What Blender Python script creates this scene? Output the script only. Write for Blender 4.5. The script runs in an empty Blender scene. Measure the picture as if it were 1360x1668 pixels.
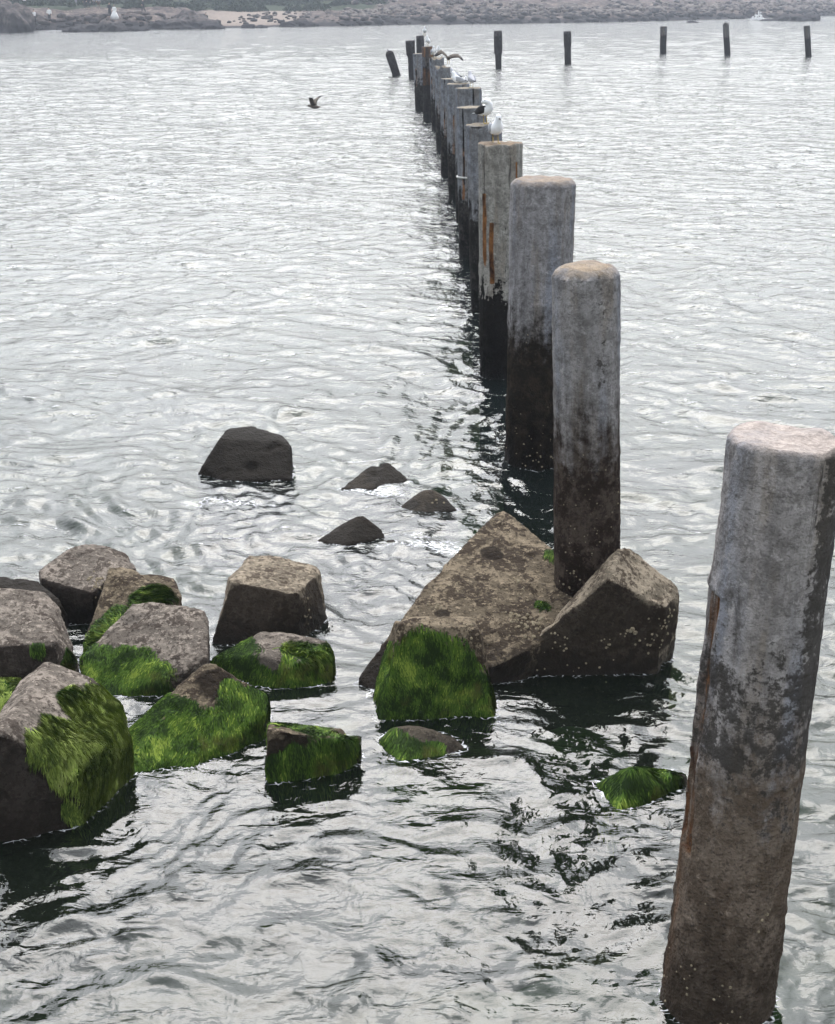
import bpy, bmesh, math, random
import numpy as np
from mathutils import Vector, Matrix, noise
from mathutils.bvhtree import BVHTree
from mathutils.kdtree import KDTree

random.seed(7); rng = np.random.default_rng(11)
R = math.radians
SC = bpy.context.scene
COL = SC.collection

# ------------------------------------------------------------------ camera
F, CX, CY, PITCH, H = 2400.0, 680.0, 834.0, R(19.4), 4.3
cam = bpy.data.cameras.new("camera"); camo = bpy.data.objects.new("camera", cam)
COL.objects.link(camo); SC.camera = camo
cam.sensor_fit = 'VERTICAL'; cam.sensor_height = 24; cam.lens = 24 * F / 1668
cam.clip_start = .1; cam.clip_end = 3000
camo.location = (0, 0, H); camo.rotation_euler = (R(90) - PITCH, 0, 0)

# ------------------------------------------------------------------ sky and sun
SUN_EL, SUN_AZ = R(50), R(2)        # azimuth to the right of straight ahead
SDIR = Vector((math.sin(SUN_AZ)*math.cos(SUN_EL), math.cos(SUN_AZ)*math.cos(SUN_EL), math.sin(SUN_EL)))
w = bpy.data.worlds.new("World"); SC.world = w; w.use_nodes = True
nt = w.node_tree; nt.nodes.clear()
def wn(t, **k):
    n = nt.nodes.new(t)
    for a, b in k.items(): setattr(n, a, b)
    return n
sky = wn('ShaderNodeTexSky', sky_type='NISHITA', sun_disc=False, sun_elevation=SUN_EL, sun_rotation=SUN_AZ, dust_density=4.0, air_density=1.5)
b1 = wn('ShaderNodeBackground'); b1.inputs[1].default_value = .045
b2 = wn('ShaderNodeBackground'); b2.inputs[1].default_value = 1.0
tc = wn('ShaderNodeTexCoord')
nrm = wn('ShaderNodeVectorMath', operation='NORMALIZE')
dot = wn('ShaderNodeVectorMath', operation='DOT_PRODUCT'); dot.inputs[1].default_value = SDIR
mx = wn('ShaderNodeMath', operation='MAXIMUM'); mx.inputs[1].default_value = 0
pw = wn('ShaderNodeMath', operation='POWER'); pw.inputs[1].default_value = 5.3
ml = wn('ShaderNodeMath', operation='MULTIPLY_ADD'); ml.inputs[1].default_value = 4.8; ml.inputs[2].default_value = .92
cn = wn('ShaderNodeTexNoise'); cn.inputs['Scale'].default_value = 2.2; cn.inputs['Detail'].default_value = 5
cm = wn('ShaderNodeMapRange'); cm.inputs[1].default_value = .3; cm.inputs[2].default_value = .7; cm.inputs[3].default_value = .72; cm.inputs[4].default_value = 1.28
mm = wn('ShaderNodeMath', operation='MULTIPLY')
cc = wn('ShaderNodeVectorMath', operation='SCALE'); cc.inputs[0].default_value = (.955, .985, 1.03)
ad = wn('ShaderNodeAddShader'); wo = wn('ShaderNodeOutputWorld')
L = nt.links.new
L(tc.outputs['Generated'], nrm.inputs[0]); L(nrm.outputs[0], dot.inputs[0]); L(dot.outputs['Value'], mx.inputs[0])
L(mx.outputs[0], pw.inputs[0]); L(pw.outputs[0], ml.inputs[0]); L(nrm.outputs[0], cn.inputs['Vector']); L(cn.outputs[0], cm.inputs[0])
L(ml.outputs[0], mm.inputs[0]); L(cm.outputs[0], mm.inputs[1]); L(mm.outputs[0], cc.inputs['Scale']); L(cc.outputs[0], b2.inputs[0])
L(sky.outputs[0], b1.inputs[0]); L(b1.outputs[0], ad.inputs[0]); L(b2.outputs[0], ad.inputs[1]); L(ad.outputs[0], wo.inputs[0])
sl = bpy.data.lights.new("sun", 'SUN'); sl.energy = 1.3; sl.angle = R(40); sl.color = (1, .96, .9)
so = bpy.data.objects.new("sun", sl); COL.objects.link(so); so.location = (0, 0, 30)
so.rotation_euler = (-SDIR).to_track_quat('-Z', 'Y').to_euler()

SC.view_settings.view_transform = 'Standard'; SC.view_settings.look = 'None'
SC.view_settings.exposure = .16; SC.view_settings.gamma = 1; SC.view_settings.use_curve_mapping = False
SC.cycles.max_bounces = 8; SC.cycles.transparent_max_bounces = 12; SC.cycles.volume_bounces = 1
SC.cycles.caustics_reflective = False; SC.cycles.sample_clamp_indirect = 6

# ------------------------------------------------------------------ measuring helpers
SP, CP = math.sin(PITCH), math.cos(PITCH)
def ray(px, py):
    u = (px-CX)/F; v = -(py-CY)/F
    return Vector((u, v*SP+CP, v*CP-SP))
def G(px, py, z=0.0):                       # point of the level z seen at px, py
    d = ray(px, py); t = (z-H)/d.z
    return Vector((0, 0, H)) + d*t
def P(px, py, q):                           # point above/below the water point at (px, q)
    g = G(px, q); d = ray(px, py)
    t = g.y/d.y
    return Vector((0, 0, H)) + d*t
def depth(p): return p.y*CP - (p.z-H)*SP

# ------------------------------------------------------------------ object helpers
def tag(o, label=None, cat=None, group=None, kind=None):
    if label: o['label'] = label
    if cat: o['category'] = cat
    if group: o['group'] = group
    if kind: o['kind'] = kind
    return o
def link(name, me, mat=None, parent=None, smooth=True):
    o = bpy.data.objects.new(name, me); COL.objects.link(o)
    if mat is not None:
        me.materials.clear(); me.materials.append(mat)
    if parent: o.parent = parent
    if smooth and len(me.polygons): me.polygons.foreach_set('use_smooth', [True]*len(me.polygons))
    return o
def mesh_from(name, verts, faces):
    me = bpy.data.meshes.new(name)
    me.from_pydata([tuple(v) for v in verts], [], faces); me.update(); return me
def fast_mesh(name, V, Q):
    me = bpy.data.meshes.new(name); V = np.asarray(V, np.float32); Q = np.asarray(Q, np.int32)
    k = Q.shape[1]
    me.vertices.add(len(V)); me.vertices.foreach_set('co', V.ravel())
    me.loops.add(Q.size); me.loops.foreach_set('vertex_index', Q.ravel())
    me.polygons.add(len(Q)); me.polygons.foreach_set('loop_start', np.arange(0, Q.size, k, dtype=np.int32))
    me.update(calc_edges=True); me.validate(); return me
def fattr(me, name, vals):
    a = me.attributes.new(name, 'FLOAT', 'POINT'); a.data.foreach_set('value', np.asarray(vals, np.float32))
def tube(bm, pts, rad, seg=10, flat=1.0, up=Vector((0, 0, 1))):
    """tapering tube through pts; rad = list of r or (r_side, r_up)"""
    pts = [Vector(p) for p in pts]; rings = []
    for i, p in enumerate(pts):
        t = (pts[min(i+1, len(pts)-1)] - pts[max(i-1, 0)]).normalized()
        s = t.cross(up)
        if s.length < .05: s = t.cross(Vector((0, 1, 0)))
        s.normalize(); n = s.cross(t).normalized()
        r = rad[i]; a, b = (r if isinstance(r, (tuple, list)) else (r, r*flat))
        rings.append([bm.verts.new(p + s*a*math.cos(2*math.pi*k/seg) + n*b*math.sin(2*math.pi*k/seg)) for k in range(seg)])
    for A, B in zip(rings, rings[1:]):
        for k in range(seg):
            bm.faces.new((A[k], A[(k+1) % seg], B[(k+1) % seg], B[k]))
    bm.faces.new(list(reversed(rings[0]))); bm.faces.new(rings[-1])
def done(bm, name):
    bmesh.ops.recalc_face_normals(bm, faces=bm.faces[:])
    me = bpy.data.meshes.new(name); bm.to_mesh(me); bm.free(); return me
def remesh(me, voxel, smooth=0):
    o = bpy.data.objects.new('tmp', me); COL.objects.link(o)
    m = o.modifiers.new('r', 'REMESH'); m.mode = 'VOXEL'; m.voxel_size = voxel
    if smooth:
        s = o.modifiers.new('s', 'SMOOTH'); s.iterations = smooth; s.factor = .5
    dg = bpy.context.evaluated_depsgraph_get(); dg.update()
    new = bpy.data.meshes.new_from_object(o.evaluated_get(dg))
    bpy.data.objects.remove(o); return new

# ------------------------------------------------------------------ material helper
class M:
    def __init__(s, name, rough=.8, spec=.1):
        s.m = bpy.data.materials.new(name); s.m.use_nodes = True
        s.t = s.m.node_tree; s.b = s.t.nodes['Principled BSDF']
        s.b.inputs['Roughness'].default_value = rough; s.b.inputs['Specular IOR Level'].default_value = spec
        s.tc = s.n('ShaderNodeTexCoord'); s.obj = s.tc.outputs['Object']
    def n(s, t, **k):
        x = s.t.nodes.new(t)
        for a, b in k.items(): setattr(x, a, b)
        return x
    def l(s, a, b): s.t.links.new(a, b)
    def put(s, sock, v):
        if hasattr(v, 'links'): s.l(v, sock)
        else: sock.default_value = (*v, 1) if isinstance(v, tuple) and len(v) == 3 and sock.type == 'RGBA' else v
    def scl(s, sc, rot=(0, 0, 0), loc=(0, 0, 0)):
        x = s.n('ShaderNodeMapping'); x.inputs['Scale'].default_value = sc; x.inputs['Rotation'].default_value = rot; x.inputs['Location'].default_value = loc
        s.l(s.obj, x.inputs['Vector']); return x.outputs[0]
    def noise(s, scale, detail=5, rough=.6, vec=None, dist=0.0):
        x = s.n('ShaderNodeTexNoise'); x.inputs['Scale'].default_value = scale; x.inputs['Detail'].default_value = detail
        x.inputs['Roughness'].default_value = rough; x.inputs['Distortion'].default_value = dist
        s.l(vec if vec else s.obj, x.inputs['Vector']); return x.outputs[0]
    def vor(s, scale, vec=None, feature='F1'):
        x = s.n('ShaderNodeTexVoronoi', feature=feature); x.inputs['Scale'].default_value = scale
        s.l(vec if vec else s.obj, x.inputs['Vector']); return x.outputs['Distance']
    def mr(s, v, a, b, c=0.0, d=1.0):
        x = s.n('ShaderNodeMapRange', interpolation_type='SMOOTHSTEP'); s.put(x.inputs[0], v)
        for i, q in enumerate((a, b, c, d)): x.inputs[i+1].default_value = q
        return x.outputs[0]
    def ma(s, op, a, b=0.0, clamp=False):
        x = s.n('ShaderNodeMath', operation=op, use_clamp=clamp); s.put(x.inputs[0], a); s.put(x.inputs[1], b); return x.outputs[0]
    def mix(s, f, a, b):
        x = s.n('ShaderNodeMix', data_type='RGBA'); s.put(x.inputs[0], f); s.put(x.inputs[6], a); s.put(x.inputs[7], b); return x.outputs[2]
    def z(s):
        x = s.n('ShaderNodeSeparateXYZ'); s.l(s.obj, x.inputs[0]); return x.outputs[2]
    def attr(s, name):
        x = s.n('ShaderNodeAttribute', attribute_name=name); return x.outputs['Fac']
    def bump(s, h, dist=.01, strength=1.0, prev=None):
        x = s.n('ShaderNodeBump'); x.inputs['Distance'].default_value = dist; x.inputs['Strength'].default_value = strength
        s.l(h, x.inputs['Height'])
        if prev: s.l(prev, x.inputs['Normal'])
        return x.outputs[0]
    def out(s, col=None, nor=None, rough=None):
        if col is not None: s.put(s.b.inputs['Base Color'], col)
        if nor is not None: s.l(nor, s.b.inputs['Normal'])
        if rough is not None: s.put(s.b.inputs['Roughness'], rough)
        return s.m

def plain(name, c, rough=.7, spec=.3, var=.25, sc=20):
    m = M(name, rough, spec); f = m.noise(sc, 4)
    return m.out(m.mix(m.mr(f, .3, .7), tuple(x*(1-var) for x in c), tuple(min(1, x*(1+var)) for x in c)))

# ------------------------------------------------------------------ water
def spots(X, Y, lst):
    out = np.zeros_like(X)
    for px, py, rx, ry, s in lst:
        g = G(px, py); out = np.maximum(out, s*np.exp(-(((X-g.x)/rx)**2 + ((Y-g.y)/ry)**2)))
    return out
FOAM = [(600, 797, .42, .20, 1), (622, 803, .3, .16, .9), (370, 822, .55, .22, .75), (395, 830, .4, .2, .5), (700, 888, .32, .14, 1), (735, 897, .22, .14, 1),
        (672, 876, .25, .12, .7), (640, 890, .3, .08, .6), (480, 872, .5, .06, .35), (615, 1172, .08, .1, .6), (604, 1138, .05, .1, .8), (760, 830, .4, .1, .35), (820, 1180, .15, .08, .5), (545, 905, .5, .1, .35),
        (20, 55, 5, 3, .5), (60, 53, 4, 3, .6), (90, 50, 4, 5, .75), (112, 52, 2, 2, .7), (140, 53, 3, 1.5, .6), (200, 51, 2.5, 3, .8), (230, 51, 3, 1.6, .7), (275, 49, 3, 2, .6), (425, 47, 4, 1.5, .6),
        (1235, 30, 2.2, 3, 1), (1262, 31, 4, 2, .8), (1300, 32, 4, 2, .6)]
def build_water():
    th = []
    a = -1.15
    while a < 1.15:
        th.append(a); a += .0019 if abs(a) < .38 else (.006 if abs(a) < .5 else .03)
    rr = []; r = 1.6
    while r < 420:
        rr.append(r); r *= 1.0030 if 4.4 < r < 110 else (1.0085 if r >= 70 else 1.015)
    th = np.array(th); rr = np.array(rr)
    Rg, Tg = np.meshgrid(rr, th, indexing='ij')
    X = Rg*np.sin(Tg); Y = Rg*np.cos(Tg)
    sp = Rg*.0036
    # domain warp keeps the wave trains from lining up
    WX = X + .9*np.sin(.31*Y+1.3) + .5*np.sin(.73*X-.42*Y) + .22*np.sin(1.7*Y+1.1*X+2) + .12*np.sin(3.1*X-2.2*Y)
    WY = Y + .8*np.sin(.27*X-.5) + .45*np.sin(.61*Y+.55*X) + .2*np.sin(1.9*X-1.2*Y+1) + .10*np.sin(3.7*X+2.9*Y)
    Z = np.zeros_like(X)
    N = 130
    for i in range(N):
        lam = .12*(4.2/.12)**((i+rng.random())/N)
        spread = .95 if lam > 1.6 else (.85 if lam > .5 else 1.1)
        ang = math.pi/2 - .25 + rng.normal()*spread
        k = 2*math.pi/lam; ph = rng.random()*6.28
        slope = .042 if lam < .30 else (.032 if lam < .6 else (.016 if lam < 1.3 else .008))
        fade = np.clip((lam/sp-3)/3, 0, 1)
        arg = k*(WX*math.cos(ang)+WY*math.sin(ang))+ph
        # wave groups: each train swells and dies across the surface
        grp = .55+.75*np.sin(X*(.35+.9*rng.random())/lam**.5+Y*(.3+rng.random())/lam**.5+rng.random()*6.28)
        s = np.sin(arg)
        Z += slope/k*(s - .26*np.cos(2*arg))*fade*grp
    # scattered steep wavelets with a sharp near face
    for _ in range(2200):
        r_ = 5.2*(110/5.2)**rng.random(); t_ = rng.uniform(-.42, .42); x0, y0 = r_*math.sin(t_), r_*math.cos(t_)
        g_ = (r_/12)**.45; a_ = rng.uniform(.12, .42)*g_; bf = rng.uniform(.03, .05)*g_; bb = bf*4; hh = rng.uniform(.2, .5)*bf; rot = rng.normal()*.3-.1
        i0, i1 = np.searchsorted(rr, r_-1.6*a_-.5), np.searchsorted(rr, r_+1.6*a_+.5); j0, j1 = np.searchsorted(th, t_-2.4*a_/r_), np.searchsorted(th, t_+2.4*a_/r_)
        dx, dy = X[i0:i1, j0:j1]-x0, Y[i0:i1, j0:j1]-y0; u = dx*math.cos(rot)+dy*math.sin(rot); v = -dx*math.sin(rot)+dy*math.cos(rot)+.35*u*u/a_
        Z[i0:i1, j0:j1] += hh*np.exp(-(u/a_)**2)*np.exp(-(v/np.where(v < 0, bf, bb))**2)
    # calmer lee between the blocks
    calm = 1-.3*np.exp(-(((X-(-1.2))/2.2)**2+((Y-8.3)/1.3)**2))
    near = np.clip((Y-5)/9, 0, 1)*.35+.65
    Z *= calm*near*1.05
    V = np.stack([X, Y, Z], -1).reshape(-1, 3)
    n, m = X.shape; idx = np.arange(n*m).reshape(n, m)
    Q = np.stack([idx[:-1, :-1], idx[:-1, 1:], idx[1:, 1:], idx[1:, :-1]], -1).reshape(-1, 4)
    me = fast_mesh('water', V, Q)
    fo_ = spots(X, Y, FOAM)
    kd = KDTree(len(LAP))
    for i, p in enumerate(LAP): kd.insert((p[0], p[1], 0), i)
    kd.balance()
    near_ = (Y < 19) & (np.abs(X) < 6) & (Y > 4)
    for i, j in zip(*np.nonzero(near_)):
        d = kd.find((X[i, j], Y[i, j], 0))[2]
        if d < .16: fo_[i, j] = max(fo_[i, j], .62*math.exp(-(d/.05)**2))
    fattr(me, 'foam', fo_.ravel())
    m = M('sea_water'); t = m.t; t.nodes.remove(m.b)
    o = t.nodes['Material Output']
    v1 = m.scl((1, 1.5, 1)); v2 = m.scl((1, 1.35, 1), (0, 0, .35))
    sy = m.n('ShaderNodeSeparateXYZ'); m.l(m.obj, sy.inputs[0]); far = m.mr(sy.outputs[1], 9, 45)
    v3 = m.scl((1.35, .9, 1), (0, 0, -.2))
    h1 = m.ma('ADD', m.ma('MULTIPLY', m.noise(3.4, 3, .55, v3, .3), .85), m.ma('MULTIPLY', m.noise(9, 2, .5, v2, .4), .22))
    h1 = m.ma('ADD', h1, m.ma('MULTIPLY', m.noise(1.5, 2, .5, v3, .3), .9))
    h = m.ma('ADD', m.ma('MULTIPLY', m.noise(15, 3, .55, v1, .3), .085), m.ma('MULTIPLY', h1, m.ma('ADD', m.ma('MULTIPLY', far, 1.0), .42)))
    rid = m.mr(m.noise(4.2, 3, .5, m.scl((.75, 1.5, 1), (0, 0, -.12)), .35), .53, .74)
    rid2 = m.mr(m.noise(1.7, 3, .5, m.scl((.8, 1.5, 1), (0, 0, .15)), .3), .56, .74)
    h = m.ma('ADD', h, m.ma('MULTIPLY', rid, m.ma('ADD', m.ma('MULTIPLY', far, .55), .17)))
    h = m.ma('ADD', h, m.ma('MULTIPLY', m.ma('MULTIPLY', rid2, far), .9))
    nr = m.bump(h, .05, 1.0)
    fr = m.n('ShaderNodeFresnel'); fr.inputs[0].default_value = 1.53; m.l(nr, fr.inputs['Normal'])
    gl = m.n('ShaderNodeBsdfGlossy'); gl.inputs['Roughness'].default_value = .02; m.l(nr, gl.inputs['Normal'])
    tr = m.n('ShaderNodeBsdfTransparent'); tr.inputs[0].default_value = (.60, .72, .50, 1)
    df = m.n('ShaderNodeBsdfDiffuse'); m.l(m.mix(m.mr(sy.outputs[1], 7, 16), (.010, .015, .010), (.012, .019, .019)), df.inputs[0])
    b = m.n('ShaderNodeMixShader'); b.inputs[0].default_value = .38; m.l(tr.outputs[0], b.inputs[1]); m.l(df.outputs[0], b.inputs[2])
    s = m.n('ShaderNodeMixShader'); m.l(fr.outputs[0], s.inputs[0]); m.l(b.outputs[0], s.inputs[1]); m.l(gl.outputs[0], s.inputs[2])
    fo = m.n('ShaderNodeBsdfDiffuse'); fo.inputs[0].default_value = (.8, .82, .83, 1)
    wv_ = m.n('ShaderNodeVectorMath', operation='ADD'); m.l(m.scl((1, 1.5, 1)), wv_.inputs[0])
    nz_ = m.n('ShaderNodeTexNoise'); nz_.inputs['Scale'].default_value = 6; m.l(m.obj, nz_.inputs['Vector']); sc_ = m.n('ShaderNodeVectorMath', operation='SCALE'); sc_.inputs['Scale'].default_value = .12; m.l(nz_.outputs['Color'], sc_.inputs[0]); m.l(sc_.outputs[0], wv_.inputs[1])
    ve = m.mr(m.vor(16, wv_.outputs[0], 'DISTANCE_TO_EDGE'), 0, .16, 1, 0)
    fn = m.ma('ADD', m.ma('MULTIPLY', m.noise(7, 6, .75), .62), m.ma('MULTIPLY', ve, .26))
    fm = m.mr(m.ma('ADD', m.ma('MULTIPLY', m.attr('foam'), .42), fn), .72, .90, 0, .9)
    s2 = m.n('ShaderNodeMixShader'); m.l(fm, s2.inputs[0]); m.l(s.outputs[0], s2.inputs[1]); m.l(fo.outputs[0], s2.inputs[2])
    m.l(s2.outputs[0], o.inputs['Surface'])
    ob = link('water', me, m.m); tag(ob, kind='structure'); return ob
LAP = []          # points where things meet the water

# seabed: one sheet that shelves away from the camera
def build_seabed():
    xs = np.concatenate([np.linspace(-400, -14, 14), np.linspace(-12, 12, 110), np.linspace(14, 400, 14)])
    ys = np.concatenate([np.linspace(-60, 1, 8), np.linspace(2, 24, 110), np.linspace(26, 420, 24)])
    X, Y = np.meshgrid(xs, ys, indexing='ij')
    Z = np.full_like(X, -1.25) - .02*np.clip(Y-10, 0, 60)
    for i in range(X.shape[0]):
        for j in range(X.shape[1]):
            if abs(X[i, j]) < 13 and Y[i, j] < 25:
                Z[i, j] += .45*noise.noise((X[i, j]*.8, Y[i, j]*.8, 0)) + .2*noise.noise((X[i, j]*2.3, Y[i, j]*2.3, 4))
    n, m_ = X.shape; idx = np.arange(n*m_).reshape(n, m_)
    Q = np.stack([idx[:-1, :-1], idx[1:, :-1], idx[1:, 1:], idx[:-1, 1:]], -1).reshape(-1, 4)
    me = fast_mesh('seabed', np.stack([X, Y, Z], -1).reshape(-1, 3), Q)
    m = M('seabed_rock', .9)
    c = m.mix(m.mr(m.noise(1.6, 5), .42, .6), (.045, .055, .04), (.16, .15, .11))
    c = m.mix(m.mr(m.noise(.9, 4), .5, .62), c, (.03, .075, .02))
    tag(link('seabed', me, m.out(c)), kind='structure')
build_seabed()

# ------------------------------------------------------------------ concrete and algae materials
def block_material(name, light=(.27, .235, .20), dark=(.060, .048, .040), amount=.5, wet=.22, barn=.4):
    m = M(name, .85, .07)
    n1 = m.noise(2.6, 5, .68, dist=.3); n2 = m.noise(8.5, 6, .72); n3 = m.noise(30, 5, .7)
    pat = m.ma('ADD', m.ma('MULTIPLY', n1, .45), m.ma('MULTIPLY', n2, .55))
    f = m.mr(pat, .565-amount*.12, .590-amount*.12)
    lightv = m.mix(m.mr(m.noise(4, 6, .7), .44, .56), tuple(x*.58 for x in light), tuple(x*1.12 for x in light))
    c = m.mix(m.ma('MULTIPLY', f, .85), lightv, dark)
    c = m.mix(m.mr(n3, .53, .59, 0, .75), c, dark)
    c = m.mix(m.mr(m.noise(26, 5, .7, m.scl((1, 1, 1), (0, 0, 0), (7, 3, 1))), .56, .62, 0, .7), c, tuple(min(1, x*1.55) for x in light))
    tn = m.mr(m.ma('ADD', m.attr('stain_shade'), m.ma('MULTIPLY', m.ma('SUBTRACT', pat, .5), 1.6)), .35, .6)
    c = m.mix(m.ma('MULTIPLY', tn, .88), c, tuple(x*.42 for x in dark))  # seeded faces darkened: damp stain and painted shade together
    wz = m.ma('SUBTRACT', m.ma('ADD', m.z(), 0.0), m.ma('MULTIPLY', m.ma('SUBTRACT', n2, .5), .25))
    wm = m.mr(wz, wet-.13, wet+.13, 1, 0)
    c = m.mix(m.ma('MULTIPLY', wm, .9), c, (.016, .013, .010))
    a = m.attr('algae')
    am = m.mr(m.ma('ADD', a, m.ma('MULTIPLY', m.ma('SUBTRACT', n2, .5), .7)), .35, .6)
    c = m.mix(am, c, m.mix(m.mr(n3, .3, .7), (.010, .030, .003), (.035, .085, .009)))
    nor = m.bump(n2, .035, .8); nor = m.bump(n3, .022, .9, nor)
    nor = m.bump(m.ma('SUBTRACT', 1.0, m.mr(m.vor(38), 0, .5)), .008, .5, nor)
    rg = m.mr(wm, 0, 1, .9, .62)
    return m.out(c, nor, rg)
MAT_GREY = block_material('weathered_grey_concrete', (.205, .175, .148), (.046, .036, .030), .42, .14)
MAT_BROWN = block_material('stained_brown_concrete', (.175, .140, .098), (.032, .023, .017), .58, .16)
MAT_PALE = block_material('pale_concrete', (.24, .20, .15), (.048, .035, .026), .45, .14)
MAT_DARK = block_material('wet_dark_concrete', (.034, .025, .018), (.011, .008, .006), .6, .6)
def algae_material():
    m = M('green_algae', .75, .15)
    v = m.attr('var')
    c = m.mix(m.mr(v, 0, .55), (.011, .026, .003), (.062, .120, .013))
    c = m.mix(m.mr(v, .6, 1.0), c, (.25, .33, .05))
    c = m.mix(m.mr(m.noise(3.5, 4), .56, .66, 0, .6), c, (.075, .075, .015))
    m.b.inputs['Subsurface Weight'].default_value = 0
    return m.out(c)
MAT_ALG = algae_material()
def pale_algae():
    m = M('pale_algae', .75, .15); v = m.attr('var')
    c = m.mix(m.mr(v, 0, .5), (.065, .105, .018), (.23, .30, .06))
    return m.out(m.mix(m.mr(v, .55, 1.0), c, (.42, .48, .16)))
MAT_ALGP = pale_algae()
MAT_BARN = plain('barnacle_shell', (.24, .20, .135), .8, .3, .35, 60)

def barnacles(bvh, seeds, parent, loc, name='barnacle_crust'):
    """small truncated cones stuck to the surface around each seed (px, py, spread m, count, size m)"""
    bm = bmesh.new(); k = 0
    for px, py, spr, cnt, sz in seeds:
        if not parent: cnt = max(2, int(cnt*.5)); sz *= .7
        d = ray(px, py).normalized(); hit = bvh.ray_cast(Vector((0, 0, H)), d)
        if hit[0] is None: continue
        p0, n0 = hit[0], hit[1]
        for _ in range(cnt):
            q = p0 + Vector((random.gauss(0, spr), random.gauss(0, spr), random.gauss(0, spr)))
            h = bvh.find_nearest(q)
            if h[0] is None or h[0].z < -.05: continue
            p, n = h[0], h[1]; s = sz*random.uniform(.45, 1.2)
            t = n.orthogonal().normalized(); b = n.cross(t)
            rings = []
            for rad, up in ((1, -.3), (.8, .35), (.5, .7), (.28, .62), (.2, .2)):
                rings.append([bm.verts.new(p-loc + n*s*up + (t*math.cos(a)+b*math.sin(a))*s*rad*random.uniform(.85, 1.15)) for a in [2*math.pi*j/7 for j in range(7)]])
            for A, B in zip(rings, rings[1:]):
                for j in range(7): bm.faces.new((A[j], A[(j+1) % 7], B[(j+1) % 7], B[j]))
            bm.faces.new(rings[-1]); k += 1
    if k == 0: bm.free(); return
    return tag(link(name, done(bm, name), MAT_BARN, parent, smooth=False), kind='stuff')

def strands(bvh, me, loc, parent, dens, mat, seeds_alg, length=(.05, .14), flow=Vector((0, 0, -1)), width=.0024, name='algae'):
    """hair-like algae combed down the block's faces"""
    me.calc_loop_triangles()
    V = np.empty(len(me.vertices)*3, np.float32); me.vertices.foreach_get('co', V); V = V.reshape(-1, 3)
    T = np.empty(len(me.loop_triangles)*3, np.int32); me.loop_triangles.foreach_get('vertices', T); T = T.reshape(-1, 3)
    A, B, C = V[T[:, 0]], V[T[:, 1]], V[T[:, 2]]
    cr = np.cross(B-A, C-A); ar = .5*np.linalg.norm(cr, axis=1)
    nz = cr[:, 2]/(2*ar+1e-9)
    al = seeds_alg[T].mean(1)
    zc = (A[:, 2]+B[:, 2]+C[:, 2])/3
    wgt = ar*np.clip((al-.22)/.5, 0, 1)*(zc > -.12)
    tot = wgt.sum(); n = int(tot*dens*2.6)
    if n < 5: return
    pick = rng.choice(len(T), n, p=wgt/tot)
    u = rng.random((n, 2)); su = np.sqrt(u[:, :1])
    pts = A[pick]*(1-su)+B[pick]*(su*(1-u[:, 1:]))+C[pick]*(su*u[:, 1:])
    verts = []; faces = []; var = []
    for i in range(n):
        p = Vector(pts[i]) + loc
        h = bvh.find_nearest(p); p, nn = h[0], h[1]
        cl = noise.noise(p*5.0); cl2 = noise.noise(p*14+Vector((9, 0, 0)))
        ln = random.uniform(*length)*(1+.5*cl); stp = ln/3
        fl = flow + Vector((noise.noise(p*4+Vector((3, 0, 0))), noise.noise(p*4+Vector((0, 7, 0))), 0))*.5 + Vector((random.gauss(0, .12), random.gauss(0, .12), random.gauss(0, .08)))
        v0 = min(1, max(0, .36+.6*cl+.55*cl2+random.gauss(0, .22)))
        wv = width*random.uniform(.6, 1.5); cur = p; base = len(verts)
        for j in range(4):
            t = fl - nn*fl.dot(nn)
            if t.length < 1e-3: t = nn.orthogonal()
            t.normalize(); side = nn.cross(t).normalized()
            off = (.003, .007, .008, .003)[j]*random.uniform(.7, 1.4)
            c = cur + nn*off - loc; ww = wv*(.9, 1, .75, .2)[j]
            verts += [c-side*ww+nn*.0015, c+side*ww-nn*.0015]; var += [v0*(.75+.1*j)]*2
            if j < 3:
                b = base+2*j; faces.append((b, b+1, b+3, b+2))
                nx = cur+t*stp; h = bvh.find_nearest(nx)
                if h[0] is not None:
                    if (h[0]-cur).length < stp*.3: cur = nx
                    else: cur = h[0]
                    nn = h[1]
                else: cur = nx
    me2 = fast_mesh(name, np.array([tuple(v) for v in verts]), np.array(faces))
    fattr(me2, 'var', var)
    return tag(link(name, me2, mat, parent), kind='stuff')

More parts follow.
